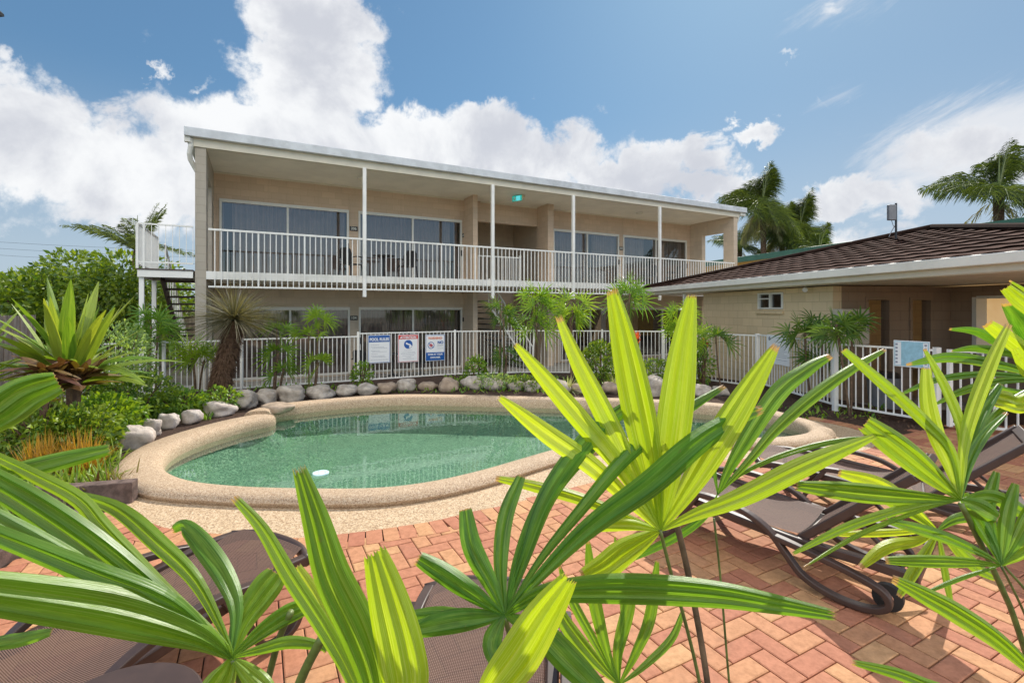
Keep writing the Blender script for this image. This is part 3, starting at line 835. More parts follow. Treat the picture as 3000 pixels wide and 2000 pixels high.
mb.box(LEN + .3, LEN + .6, -.1, .0, 5.60, 5.72); mb.build('downpipe', 'downpipe', motel)
# windows
def window(a, b, z0, z1, gm, side):
    fr = MB(); t = .06; y0 = YB - .03; y1 = YB + .06
    fr.box(a, b, y0, y1, z1 - .09, z1); fr.box(a, b, y0, y1, z0, z0 + .06)
    fr.box(a, a + t, y0 + .002, y1, z0 + .06, z1 - .09); fr.box(b - t, b, y0 + .002, y1, z0 + .06, z1 - .09)
    m_ = (a + b) / 2; fr.box(m_ - .028, m_ + .028, y0 + .004, y1, z0 + .06, z1 - .09)
    f = fr.build('sliding_door', 'window_frame', motel, bevel=.004)
    for (p, q) in ((a + t, m_ - .028), (m_ + .028, b - t)):
        g = MB(); g.add([(p, YB + .02, z0 + .06), (q, YB + .02, z0 + .06), (q, YB + .02, z1 - .09), (p, YB + .02, z1 - .09)], [(0, 1, 2, 3)])
        g.build('pane', gm, f)
    hd = MB(); hx = b - t * .5 if side else a + t * .5; hd.box(hx - .018, hx + .018, y0 - .035, y0 - .002, z0 + .92, z0 + 1.12); hd.build('handle', 'chair_black', f)
    cm = MB(); nn = int((b - a) / .022); vs = []; fs = []
    gap = side
    for i in range(nn + 1):
        x = a + t + .01 + (b - a - 2 * t - .02) * i / nn
        yy = YB + .22 + .05 * math.sin(i * (1.0 + .05 * math.sin(a * 7)) + 1.6 * math.sin(i * .09 + a * 3.7)) + .03 * math.sin(i * .31 + a)
        vs += [(x, yy, z0 + .03), (x, yy, z1 - .02)]
    for i in range(nn):
        fx = i / nn
        if gap and gap[0] < fx < gap[1]: continue
        fs.append((i * 2, i * 2 + 2, i * 2 + 3, i * 2 + 1))
    cm.add(vs, fs); cm.build('curtain', 'curtain', f, smooth=True)
gaps = [(.0, .07), (.90, .94), (.55, .62), (.35, .50)]
for (a, b), gp in zip(up_w, gaps): window(a, b, SL1 + .02, HU, 'glass', gp)
for (a, b), gp in zip(gd_w, (None, None, (.3, .6), (.2, .8))): window(a, b, S1 + .05, HG, 'glass', gp)
# posts
post_x = [sx_(1067, -.05), sx_(1442, -.05), sx_(1678, -.05), sx_(1931, -.05)]
for x in post_x:
    mb = MB(); mb.box(x - .045, x + .045, -.125, -.035, 2.07, SOF - .022); mb.build('veranda_post', 'white_paint', motel, bevel=.006)
# upper balustrade in bays
edges = [0.05] + post_x + [LEN - .02]
RT = 3.64; RB = 2.255
bars_total = 0
for k in range(5):
    a = edges[k] + (.05 if k else .0); b = edges[k + 1] - .05
    mb = MB(); mb.box(a, b, -.105, -.055, RT - .045, RT); mb.box(a, b, -.10, -.06, RB, RB + .04)
    nb_ = int(round((b - a) / .132))
    for i in range(1, nb_):
        x = a + (b - a) * i / nb_; hw = .019 if i % 8 == 0 else .0105
        mb.box(x - hw, x + hw, -.092, -.068, RB + .04, RT - .045)
    mb.build('balustrade', 'white_paint', motel)
# inner balustrade and stair rail at stairwell
mb = MB(); a, b = sx_(1400, YB - .3), sx_(1520, YB - .3)
mb.box(a, b, YB - .33, YB - .29, SL1 + .93, SL1 + .97); mb.box(a, b, YB - .33, YB - .29, SL1 + .06, SL1 + .09)
for i in range(0, 11):
    x = a + (b - a) * i / 10; mb.box(x - .011, x + .011, YB - .32, YB - .30, SL1 + .09, SL1 + .93)
mb.box(b, b + .07, YB - .35, YB - .27, SL1, SL1 + 1.02)
mb.build('stairwell_balustrade', 'white_paint', motel)
# internal flight going down to the right with its balustrade
mb = MB(); sa = Vector((sx_(1432, 1.2), 1.2, SL0 - .1)); sb = Vector((sx_(1560, 1.2), 1.2, S1 + .2))
for dz, hh in ((0.0, .045), (.85, .045)):
    mb.obox(sa + Vector((0, 0, dz - .45)), sb + Vector((0, 0, dz - .3)), .04, hh)
for i in range(15):
    q = sa.lerp(sb, i / 14); mb.box(q.x - .011, q.x + .011, 1.19, 1.21, q.z - .45 + .15 * i / 14, q.z + .40 + .15 * i / 14)
mb.build('stair_balustrade', 'white_paint', motel)
mb = MB()
for i in range(13):
    q = sa.lerp(sb, i / 12); mb.box(q.x - .13, q.x + .13, 1.25, YB + 1.2, q.z - .35, q.z - .31)
mb.build('stair_tread', 'concrete', motel)

# veranda lights, exit sign, room plaques
def ceiling_light(loc, label):
    t = thing('ceiling_light', label, 'light', loc, group='round veranda lights')
    mb = MB(); mb.cyl((0, 0), .15, -.02, 0, 28); mb.build('base', 'white_paint', t)
    vs = []; fs = []; n_a, n_b = 28, 6
    for j in range(n_b + 1):
        a = j / n_b * math.pi / 2
        for k in range(n_a): vs.append((.14 * math.cos(a) * math.cos(2 * math.pi * k / n_a), .14 * math.cos(a) * math.sin(2 * math.pi * k / n_a), -.02 - .06 * math.sin(a)))
    for j in range(n_b):
        for k in range(n_a): fs.append((j * n_a + k, j * n_a + (k + 1) % n_a, (j + 1) * n_a + (k + 1) % n_a, (j + 1) * n_a + k))
    mb = MB(); mb.add(vs, fs); mb.build('diffuser', 'light_shade', t, smooth=True)
ceiling_light(ML(sx_(1062, 1.1), 1.1, SOF), 'round white light under the upper ceiling beside the first veranda post')
ceiling_light(ML(sx_(1873, 1.2), 1.2, SOF), 'round white light under the upper ceiling between the third and fourth veranda posts')
ceiling_light(ML(sx_(1049, 1.5), 1.5, SL0 + .008), 'round white light under the balcony slab above the ground floor doors')
ex = thing('exit_sign', 'green and cyan exit sign box with a running figure hung under the veranda ceiling', 'exit sign', ML(8.75, .8, SOF), R(MW - 60))
mb = MB(); mb.box(-.19, .19, -.03, .03, -.22, -.02); mb.build('housing', 'exit_body', ex, bevel=.01)
mb = MB(); mb.box(-.17, .17, .03, .20, -.10, 0.0); mb.build('battery_box', 'exit_body', ex, bevel=.01)
mm, t, out = new_mat('exit_green'); e = t.new('ShaderNodeEmission'); e.inputs[0].default_value = (.02, .38, .30, 1); e.inputs[1].default_value = .6; t.link(e.outputs[0], out.inputs[0]); MATS['exit_green'] = mm
mm, t, out = new_mat('exit_cyan'); e = t.new('ShaderNodeEmission'); e.inputs[0].default_value = (.12, .62, .66, 1); e.inputs[1].default_value = .7; t.link(e.outputs[0], out.inputs[0]); MATS['exit_cyan'] = mm
mb = MB(); mb.box(-.185, .185, -.036, -.031, -.215, -.03); mb.build('face', 'exit_green', ex)
mb = MB(); z = -.12
mb.box(-.03, .13, -.040, -.037, -.20, -.05); mb.build('doorway', 'exit_cyan', ex)
mb = MB(); mb.cyl((0, 0), .001, 0, .001, 4)
for q in (((-.09, -.06), (-.075, -.075)), ((-.085, -.085), (-.095, -.13)), ((-.095, -.13), (-.13, -.15)), ((-.13, -.15), (-.15, -.19)), ((-.095, -.13), (-.06, -.155)), ((-.06, -.155), (-.07, -.19)), ((-.085, -.09), (-.05, -.11)), ((-.09, -.09), (-.12, -.115))):
    mb.obox((q[0][0], -.041, q[0][1]), (q[1][0], -.041, q[1][1]), .004, .018, up=(0, 0, 1) if abs(q[0][0] - q[1][0]) > .002 else (1, 0, 0))
mb.build('running_figure', 'sign_white', ex)
def plaque(x, y, z, txt, label, rz=0.0):
    t = thing('room_plaque', label, 'room number', ML(x, y, z), MROT + rz, group='room number plaques')
    mb = MB(); mb.box(-.12, .12, -.02, 0, -.07, .07); mb.build('plate', 'plaque', t, bevel=.005)
    text_mesh(txt, .115, 'plaque_text', t, Matrix.Translation((0, -.022, 0)) @ Matrix.Rotation(R(90), 4, 'X'), 'number', bold=.002, depth=.001)
plaque(sx_(1036, YB), YB - .002, 4.25, '206', 'black room plaque on the upper wall between the first two glass doors')
plaque(sx_(1036, YB), YB - .002, S1 + 1.78, '104', 'black room plaque on the ground floor wall between the first two glass doors')
plaque(sx_(1372, 1.9), YB - .002, 4.30, '205', 'small dark room plaque on the upper wall left of the stairwell')
plaque(sx_(1376, 1.9), YB - .002, S1 + 1.7, '103', 'small dark room plaque on the ground floor wall left of the stairwell')
plaque(sx_(1819, YB), YB - .002, 4.25, '202', 'small plaque on the upper wall between the two right hand glass doors')

# left landing and open stair
stair = thing('external_staircase', 'white railed landing with dark open stair at the left end of the motel', 'staircase', (P0.x, P0.y, 0), MROT)
xl = sx_(402, 0); xr = -.26
mb = MB(); mb.box(xl, xr, 0, .05, 2.47, 2.63); mb.box(xl, xl + .05, .052, 1.6, 2.47, 2.63); mb.box(xl, xr, 1.602, 1.65, 2.47, 2.63); mb.build('landing_beam', 'white_paint', stair)
mb = MB(); mb.box(xl - .02, xr, -.02, 1.67, 2.632, 2.66); mb.build('landing_deck', 'stair_tread', stair)
for (x, y) in ((xl + .02, .055), (xl + .02, 1.56)):
    mb = MB(); mb.box(x, x + .09, y, y + .09, S1, 2.465); mb.build('landing_post', 'white_paint', stair)
mb = MB()
def railrun(mb, p0, p1, zb, zt, n, w_=.01):
    p0 = Vector((*p0, 0)); p1 = Vector((*p1, 0))
    for z in (zb, zt): mb.obox(p0 + Vector((0, 0, z)), p1 + Vector((0, 0, z)), .035, .035)
    for i in range(n + 1):
        q = p0.lerp(p1, i / n); mb.box(q.x - w_, q.x + w_, q.y - w_, q.y + w_, zb, zt)
railrun(mb, (xl, .0), (xr, .0), 2.80, 3.66, 8, .006); mb.box(xl - .025, xl + .025, -.025, .025, 2.66, 3.66); mb.box(xl + .1, xl + .14, -.02, .02, 2.66, 3.66)
mb.build('landing_rail', 'white_paint', stair)
mb = MB(); railrun(mb, (xl, .05), (xl, 2.6), 2.74, 3.66, 20, .011); mb.build('side_rail', 'white_paint', stair)
mb = MB()
for xx in (xl + .28, xr - .03): mb.obox((xx, 1.2, 2.55), (xx, 6.4, S1), .05, .24)
mb.build('stringer', 'stair_tread', stair)
mb = MB()
for i in range(15):
    q = Vector((0, 1.2, 2.42)).lerp(Vector((0, 6.2, S1 + .1)), i / 14); mb.box(xl + .31, xr - .06, q.y, q.y + .27, q.z, q.z + .05)
mb.build('tread', 'stair_tread', stair)
mb = MB(); mb.obox((xr + .02, 1.6, 3.4), (xr + .02, 6.4, .7), .04, .05)
for i in range(12):
    q = Vector((0, 1.7, 3.35)).lerp(Vector((0, 6.3, .75)), i / 11); mb.box(xl + .27, xl + .30, q.y, q.y + .03, q.z - .9, q.z)
mb.obox((xl + .285, 1.6, 3.4), (xl + .285, 6.4, .7), .04, .05)
mb.build('stair_handrail', 'white_paint', stair)

# furniture on the verandas
def chair(loc, rz, label):
    t = thing('outdoor_chair', label, 'chair', loc, rz, 'black plastic chairs on the verandas')
    mb = MB(); mb.box(-.23, .23, -.22, .22, .40, .43); mb.build('seat', 'chair_black', t, bevel=.012)
    mb = MB(); vs = []; fs = []; nx = 10
    prof = [(.42, .20, .0), (.55, .21, .02), (.70, .225, .05), (.82, .21, .08), (.88, .15, .10)]
    for (z, hw, dy) in prof:
        for k in range(nx + 1):
            a = -1 + 2 * k / nx; vs.append((a * hw, .20 + dy - .06 * a * a, z))
    for (z, hw, dy) in prof:
        for k in range(nx + 1):
            a = -1 + 2 * k / nx; vs.append((a * hw, .22 + dy - .06 * a * a, z))
    M_ = nx + 1; L_ = len(prof) * M_
    for j in range(len(prof) - 1):
        for k in range(nx):
            fs.append((j * M_ + k, j * M_ + k + 1, (j + 1) * M_ + k + 1, (j + 1) * M_ + k)); fs.append((L_ + j * M_ + k, L_ + (j + 1) * M_ + k, L_ + (j + 1) * M_ + k + 1, L_ + j * M_ + k + 1))
    mb.add(vs, fs); mb.build('backrest', 'chair_black', t, smooth=True)
    for sx in (-1, 1):
        mb = MB(); mb.tube([(sx * .25, .22, .60), (sx * .27, .0, .64), (sx * .26, -.2, .62), (sx * .24, -.24, .42)], .018, 6); mb.build('armrest', 'chair_black', t)
        for sy in (-1, 1):
            mb = MB(); mb.tube([(sx * .21, sy * .20, .41), (sx * .25, sy * .25, 0)], .02, 6); mb.build('leg', 'chair_black', t)
    return t
def round_table(loc, label, h=.72, r=.33, mat='chair_black'):
    t = thing('round_table', label, 'table', loc)
    mb = MB(); mb.cyl((0, 0), r, h - .03, h, 36); mb.build('tabletop', mat, t, bevel=.008)
    mb = MB(); mb.tube([(0, 0, .05), (0, 0, h - .03)], .03, 10)
    mb.build('pedestal', mat, t)
    for k in range(4):
        a = k * math.pi / 2 + .6; mb = MB(); mb.tube([(0, 0, .10), (math.cos(a) * .26, math.sin(a) * .26, .015)], .018, 6); mb.build('foot', mat, t)
chair(ML(sx_(1028, 1.35), 1.35, SL1), MROT + 2.2, 'black chair on the upper balcony left of the round table')
chair(ML(sx_(1192, 1.35), 1.35, SL1), MROT + 3.4, 'black chair on the upper balcony right of the round table')
round_table(ML(sx_(1124, 1.3), 1.3, SL1), 'black round table on the upper balcony behind the first veranda post')
chair(ML(sx_(1905, 1.4), 1.4, SL1), MROT + 2.6, 'black chair on the upper balcony just left of the last veranda post')
chair(ML(sx_(1972, 1.4), 1.4, SL1), MROT + 3.6, 'black chair on the upper balcony just right of the last veranda post')
chair(ML(sx_(1065, 1.2), 1.2, S1), MROT + 2.4, 'black chair at ground level behind the pool rules sign')
chair(ML(sx_(1235, 1.2), 1.2, S1), MROT + 3.5, 'black chair at ground level behind the warning sign')
round_table(ML(sx_(1150, 1.2), 1.2, S1), 'black round table at ground level behind the attention sign')

# ground floor paving in front of the rooms
mb = MB(); mb.box(-2, LEN + 1, -.9, YB - .002, S1 - .06, S1 - .004); o = mb.build('veranda_floor', 'concrete', None)
o.location = (P0.x, P0.y, 0); o.rotation_euler = (0, 0, MROT); tag(o, kind='structure')

#SPLIT_PAV
# ------------------------------------------------------------------ pavilion on the right
aP = Vector((.148, -.989)); iP = Vector((.989, .148))
E1 = Vector((4.69, 17.0)); ZE0 = 2.236; ZE1 = 2.47
PR = math.atan2(iP.y, iP.x)            # local x = inward (i), local y = -a (away)
pav = thing('pool_pavilion', 'single storey beige pavilion with a brown tiled hip roof and white gutter', 'building', (E1.x, E1.y, 0), PR)
# local coordinates: x = inward from eave line, y = along away; eave from y=0 (far) to y=-12.4 (near)
def PLoc(x, y, z): q = E1 + iP * x - aP * y; return Vector((q.x, q.y, z))
LY = -12.6; DP = 8.74
apx = Vector((4.37, -6.2, 3.64))
def px_on(px, x):
    """local y of a photo column on the plane x"""
    t = (px - 1500) / F
    o = E1 + iP * x      # point = o - aP*y
    return (t * o.y - o.x) / (-aP.x + t * aP.y)
xw = .46
yc = px_on(2440, xw); yw = px_on(2071, xw)
wx0, wx1 = px_on(2221, xw), px_on(2295, xw)
# window opening in the front wall  (y order: far is larger)
ya, yb = min(wx0, wx1), max(wx0, wx1)
mb = MB(); zt = 2.2
mb.box(xw, xw + .19, yc, ya, -.32, zt); mb.box(xw, xw + .19, yb, yw, -.32, zt)
mb.box(xw, xw + .19, ya, yb, -.32, 1.745); mb.box(xw, xw + .19, ya, yb, 2.13, zt)
mb.build('front_wall', 'pavilion_wall', pav)
xD = 3.15
mb = MB()
dd = []
def x_on(px, y):
    t = (px - 1500) / F; o = E1 - aP * y
    return (t * o.y - o.x) / (iP.x - t * iP.y)
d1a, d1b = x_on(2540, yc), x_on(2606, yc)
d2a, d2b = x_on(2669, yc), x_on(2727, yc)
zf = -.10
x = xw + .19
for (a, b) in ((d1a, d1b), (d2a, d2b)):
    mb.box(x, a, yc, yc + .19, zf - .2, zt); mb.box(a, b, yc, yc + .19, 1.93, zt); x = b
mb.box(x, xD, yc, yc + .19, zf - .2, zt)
mb.build('recess_wall', 'recess_paint', pav)  # wall colour darkened to carry the recess's shade
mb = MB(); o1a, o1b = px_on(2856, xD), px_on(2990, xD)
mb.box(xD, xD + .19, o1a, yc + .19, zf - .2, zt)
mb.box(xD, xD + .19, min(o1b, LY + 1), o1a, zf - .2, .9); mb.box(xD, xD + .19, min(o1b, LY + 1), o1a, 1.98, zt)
mb.build('side_wall', 'recess_paint', pav)  # same darkened wall colour, carries the recess's shade
mb = MB(); mb.box(xw, DP - .5, yw - .0, yw + .19, -.32, zt); mb.box(DP - .6, DP - .41, LY + .5, yw - .001, -.32, zt); mb.build('rear_wall', 'pavilion_wall', pav)
# room seen through the large side window, its walls glowing in place of daylight
mb = MB(); mb.box(xD + 1.9, xD + 2.0, LY + 1, yc, zf, zt); mb.build('inner_room_wall', 'lamp_lit_wall', pav)  # emission in place of daylight, no lamp
mb = MB(); mb.box(xD + .20, xD + 1.89, yc - .08, yc - .02, zf, zt); mb.build('inner_room_wall', 'lamp_lit_wall', pav)  # emission in place of daylight, no lamp
mb = MB(); mb.box(xD + .205, xD + 1.88, yc - .50, yc - .085, zf, 1.12); mb.build('kitchen_bench', 'window_frame', pav)
mb = MB(); mb.box(xD - .03, xD + .21, o1a - .05, o1a + .03, .9, 1.98); mb.box(xD - .03, xD + .21, LY + 1, o1a - .05, 1.95, 2.0); mb.box(xD - .03, xD + .21, LY + 1, o1a - .05, .86, .92); mb.build('servery_frame', 'window_frame', pav)
mb = MB(); mb.box(xw + .2, DP - .45, LY + .4, yw, zf - .06, zf); mb.build('pavilion_floor', 'concrete', pav)
# doors
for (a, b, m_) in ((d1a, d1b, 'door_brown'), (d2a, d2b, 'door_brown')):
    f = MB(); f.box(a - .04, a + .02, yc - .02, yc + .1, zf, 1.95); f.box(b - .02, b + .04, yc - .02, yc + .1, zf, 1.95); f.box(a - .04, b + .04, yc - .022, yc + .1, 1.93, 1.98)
    fo = f.build('door_frame', 'recess_paint', pav)  # frame in the wall colour darkened for the recess's shade
    mb = MB(); mb.box(a + .02, b - .02, yc + .5, yc + .54, zf, 1.93); mb.build('door_leaf', m_, fo)
# small window
f = MB(); zb_, zt_ = 1.75, 2.125; t_ = .035; xo = xw - .02
f.box(xo, xw + .05, ya, yb, zt_ - t_, zt_); f.box(xo, xw + .05, ya, yb, zb_, zb_ + t_); f.box(xo + .002, xw + .05, ya, ya + t_ * 1.6, zb_, zt_); f.box(xo + .002, xw + .05, yb - t_ * 1.6, yb, zb_, zt_)
ym = (ya + yb) / 2; f.box(xo + .004, xw + .05, ym - .03, ym + .03, zb_, zt_); f.box(xo + .004, xw + .05, ym, yb, zt_ - .15, zt_ - .12)
fo = f.build('small_window', 'window_frame', pav)
g = MB(); g.add([(xw + .03, ya, zb_), (xw + .03, yb, zb_), (xw + .03, yb, zt_), (xw + .03, ya, zt_)], [(0, 1, 2, 3)]); g.build('pane', 'glass_dark', fo)
g = MB(); g.box(xw - .05, xw - .001, ya - .03, yb + .05, zb_ - .11, zb_ - .05); g.build('sill', 'pavilion_wall', fo)
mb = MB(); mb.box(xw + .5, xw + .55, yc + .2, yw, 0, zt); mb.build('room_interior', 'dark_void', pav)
# recessed bay left of the front wall and meter panel
# ceilings / soffit
mb = MB(); mb.box(.03, DP - .03, LY + .03, -.03, 2.225, 2.24); mb.build('soffit', 'soffit', pav)
# fascia and gutter round the eaves
mb = MB()
mb.box(0, .03, LY, 0, ZE0, 2.33); mb.box(.03, DP, LY, LY + .03, ZE0, 2.33); mb.box(.03, DP, -.03, 0, ZE0, 2.33); mb.box(DP - .03, DP, LY + .03, -.03, ZE0, 2.33)
mb.build('fascia', 'cream_paint', pav)
mb = MB(); gw = .11
for (x0, x1, y0, y1) in ((-gw, -.002, LY - gw, gw), (.0, DP, LY - gw, LY - .002), (.0, DP, .002, gw), (DP + .002, DP + gw, LY - gw, gw)):
    mb.box(x0, x1, y0, y1, 2.325, ZE1)
mb.build('gutter', 'gutter_cream', pav, bevel=.015)
# tiled roof planes
def tiled(A, B, apex, name='roof'):
    A = Vector(A); B = Vector(B); C_ = Vector(apex); mb = MB()
    e = (B - A).normalized(); L_ = (B - A).length
    ca = (C_ - A).dot(e); foot = A + e * ca; up = (C_ - foot); H = up.length; up.normalize()
    nrm = e.cross(up).normalized()
    if nrm.z < 0: nrm = -nrm
    nc = int(round(H / .345)); step = .05; pitch_w = .40
    for j in range(nc):
        w0 = H * j / nc; w1 = H * (j + 1) / nc
        def lim(w_): f = w_ / H; return ca * f, L_ + (ca - L_) * f
        a0, b0 = lim(w0); a1, b1 = lim(w1)
        n_ = max(2, int((b0 - a0) / step)); vs = []; fs = []
        for k in range(n_ + 1):
            s0 = a0 + (b0 - a0) * k / n_
            s1 = min(max(s0, a1), b1)
            ph = 2 * math.pi * (s0 / pitch_w + j * .07); wv = .5 + .5 * math.sin(ph)
            wob = .006 * mnoise.noise(Vector((s0 * 1.7, j * 3.3, 0)))
            dh = .029 + .017 * wv + wob * .9
            ww1 = w1 if a1 <= s0 <= b1 else w0 + (w1 - w0) * ((s0 - a0) / max(1e-6, a1 - a0) if s0 < a1 else (b0 - s0) / max(1e-6, b0 - b1))
            lowp = A + e * s0 + up * (w0 + (.055 if w0 > 0 else 0))
            vs += [lowp + nrm * (-.004), A + e * s0 + up * (w0 - .02 * wv) + nrm * dh, A + e * s0 + up * (ww1 + .05) + nrm * (.004 + .008 * wv)]
        for k in range(n_):
            q = k * 3; fs += [(q, q + 3, q + 4, q + 1), (q + 1, q + 4, q + 5, q + 2)]
        mb.add(vs, fs)
    return mb
Z0 = ZE1 - .02
c1, c2, c3, c4 = (-.08, .08, Z0), (-.08, LY - .08, Z0), (DP + .08, LY - .08, Z0), (DP + .08, .08, Z0)
roofo = None
for (A, B) in ((c1, c2), (c2, c3), (c3, c4), (c4, c1)):
    mb = tiled(A, B, apx); mb.build('roof_slope', 'roof_tile', pav)
for cc in (c1, c2, c3, c4):
    mb = MB(); a = Vector(cc) + Vector((0, 0, .05)); b = apx + Vector((0, 0, .05))
    mb.tube([a.lerp(b, i / 10) for i in range(11)], .065, 8); mb.build('ridge_cap', 'ridge_tile', pav)
# post and small wall fittings
mb = MB(); mb.box(.12, .2, px_on(2005, .15) - .04, px_on(2005, .15) + .04, -.3, 2.22); mb.build('pavilion_post', 'white_paint', pav)
t = thing('security_light', 'small white floodlight under the pavilion eave above the wall', 'light', PLoc(.35, px_on(2360, .35), 2.2))
mb = MB(); mb.tube([(0, 0, .04), (0, 0, -.01), (-.02, -.02, -.03)], .02, 8); mb.build('bracket', 'white_paint', t)
mb = MB(); mb.tube([(-.02, -.02, -.02), (-.06, -.08, -.06)], [.03, .05], 12); mb.build('lamp_head', 'white_paint', t)
mx0 = x_on(2467, yc - .25); mx1 = x_on(2548, yc - .25)
t = thing('meter_box', 'cream metal box mounted on the dark recessed wall behind the palm crowns', 'box', PLoc((mx0 + mx1) / 2, yc - .13, 1.33), PR)
mb = MB(); hw = (mx1 - mx0) / 2; mb.box(-hw, hw, -.12, .12, -.26, .42); mb.build('cabinet', 'meter_box', t, bevel=.01)
mb = MB(); mb.box(hw - .05, hw - .035, -.135, -.12, .02, .12); mb.build('latch', 'antenna_grey', t)
t = thing('outdoor_bin', 'dark rounded bin standing in the shade behind the side fence', 'bin', PLoc(x_on(2590, yc - .7), yc - .7, zf))
mb = MB(); mb.cyl((0, 0), .22, 0, .62, 24, .27); mb.build('barrel', 'antenna_grey', t)
mb = MB(); mb.cyl((0, 0), .28, .62, .70, 24, .20); mb.build('lid', 'chair_black', t)
# antenna on the roof
q = P(2625, 668, 11.0)
ant = thing('roof_antenna', 'grey flat box antenna on a short pole on the pavilion roof ridge', 'antenna', q)
mb = MB(); mb.tube([(0, 0, -.25), (0, 0, .56)], .022, 8); mb.build('pole', 'chair_black', ant)
mb = MB(); mb.box(-.20, -.03, -.06, .02, .17, .52); mb.build('panel', 'antenna_grey', ant, bevel=.015)
mb = MB(); mb.tube([(0, 0, .1), (-.10, .02, -.1), (-.16, .0, -.2)], .008, 6); mb.tube([(-.1, 0, .17), (-.06, 0, .05), (0, 0, .0)], .006, 6); mb.build('brace', 'antenna_grey', ant)

# yellow building with green roof far behind
Ya = Vector((12.55, 30.3)); Yb = Vector((17.6, 13.4))
yb_ = thing('yellow_building', 'long yellow building with a dark green metal roof behind the pavilion', 'building', (Ya.x, Ya.y, 0), math.atan2((Yb - Ya).y, (Yb - Ya).x))
Ly = (Yb - Ya).length
mb = MB(); mb.box(-6, Ly, .5, 9, 0, 4.45); mb.build('wall', 'yellow_wall', yb_)
mb = MB(); mb.box(-6.3, Ly + .3, -.1, .05, 4.45, 4.75); mb.build('gutter', 'green_metal', yb_)
mb = MB(); mb.add([(-6.3, .05, 4.72), (Ly + .3, .05, 4.72), (Ly + .3, 5, 5.5), (-6.3, 5, 5.5), (Ly + .3, 10, 4.72), (-6.3, 10, 4.72)], [(0, 1, 2, 3), (3, 2, 4, 5), (0, 3, 5), (1, 4, 2)]); mb.build('roof', 'green_metal', yb_)
mb = MB(); mb.box(-6.1, Ly, .05, .49, 4.44, 4.47); mb.build('soffit', 'yellow_lit', yb_)  # soffit in the paler yellow

# power lines and dark eave at the upper left
pl = thing('power_line', 'thin dark overhead wires crossing the sky at the far left', 'wire', (-40, 38, 7))
mb = MB()
for k, z in enumerate((6.9, 6.45, 5.95, 4.2)):
    a = Vector((-70, 36 + k, z + 2.7)); b = Vector((-5, 42 + k, z - .3)); pts = []
    for i in range(17):
        f_ = i / 16; p = a.lerp(b, f_); p.z -= 1.2 * math.sin(math.pi * f_); pts.append(p)
    mb.tube(pts, .009, 4)
mb.build('cable', 'wire', pl, world=True)
q = P(13, 50, 4.0)
t = thing('neighbour_eave', 'dark eave corner poking into the sky at the upper left edge', 'eave', q)
mb = MB(); mb.add([(-.5, -.5, 0), (0, 0, 0), (-.2, .02, 0), (-.6, -.3, 0), (-.5, -.5, .42), (-.003, 0, .02), (-.2, .02, .2), (-.6, -.3, .5)], [(0, 3, 2, 1), (0, 1, 5, 4), (1, 2, 6, 5), (2, 3, 7, 6), (3, 0, 4, 7), (4, 5, 6, 7)])
mb.build('boards', 'eave_dark', t)

#SPLIT_FENCE
# ------------------------------------------------------------------ fences
def fence_run(root, p0, p1, z0, z1, post0=True, post1=True, sp=.098, pw=.05):
    p0 = Vector(p0); p1 = Vector(p1); d = (p1 - p0); L_ = d.length; d.normalize()
    mb = MB(); A = lambda s, z: Vector((p0.x + d.x * s, p0.y + d.y * s, z))
    mb.obox(A(.03, z1 - .015), A(L_ - .03, z1 - .015), .036, .03); mb.obox(A(.03, z0 + .09), A(L_ - .03, z0 + .09), .036, .03)
    n_b = int(round(L_ / sp))
    for i in range(1, n_b):
        q = A(L_ * i / n_b, 0); mb.obox((q.x, q.y, z0 + .08), (q.x, q.y, z1 - .02), .016, .016, up=(d.x, d.y, 0))
    mb.build('panel', 'white_paint', root, world=True)
    for f, s in ((post0, 0), (post1, L_)):
        if f:
            q = A(s, 0); m2 = MB(); m2.box(q.x - pw / 2, q.x + pw / 2, q.y - pw / 2, q.y + pw / 2, z0 - .1, z1 + .03); o = m2.build('post', 'white_paint', root, world=True)
            m2 = MB(); m2.box(q.x - pw / 2 - .004, q.x + pw / 2 + .004, q.y - pw / 2 - .004, q.y + pw / 2 + .004, z1 + .031, z1 + .045); m2.build('post_cap', 'white_paint', o, world=False) if False else None
K2f = 11.8 * 3165
def fl_(px):
    Y = K2f / (4215 - px); return ((px - 1500) / F * Y, Y)
f1 = thing('pool_fence', 'white tubular pool fence along the garden between the pool and the motel', 'fence', (*fl_(1050), 0))
seq = [(245, 1.08), (480, 1.08), (708, 1.10), (1050, 1.17), (1333, 1.17)]
for (a, za), (b, zb) in zip(seq[:-1], seq[1:]): fence_run(f1, fl_(a), fl_(b), -.06, za if a < 1000 else zb, True, b == 1333)
f2 = thing('pool_fence', 'white tubular pool fence behind the palms from the stair foot to the pavilion corner', 'fence', (2, 13, 0))
pts2 = [fl_(1333), (.6, 13.35), (2.44, 13.2), (4.0, 12.9), (5.49, 10.9)]
for a, b in zip(pts2[:-1], pts2[1:]): fence_run(f2, a, b, -.06, 1.17, a != pts2[0], b == pts2[-1], pw=.075 if b == pts2[-1] else .05)
f3 = thing('pool_fence', 'white tubular fence beside the pavilion carrying the white notice and the blue notice', 'fence', (5.5, 9, 0))
q0 = (5.49, 10.9); q1 = (5.56, 8.38); q2 = (6.22, 7.13)
fence_run(f3, q0, q1, .02, 1.19, False, True, pw=.07); fence_run(f3, q1, q2, .02, 1.16, False, True, pw=.07, sp=.105)
gt = thing('pool_gate', 'white tubular pool gate at the right edge beside the blue notice', 'gate', (6.4, 7.0, 0))
q3 = (6.31, 7.02); q4 = (7.25, 6.35)
mb = MB(); 
for q in (q3, q4): mb.box(q[0] - .025, q[0] + .025, q[1] - .025, q[1] + .025, .06, 1.17)
mb.obox((*q3, 1.15), (*q4, 1.15), .035, .035); mb.obox((*q3, .10), (*q4, .10), .035, .035)
mb.build('gate_frame', 'white_paint', gt, world=True)
mb = MB()
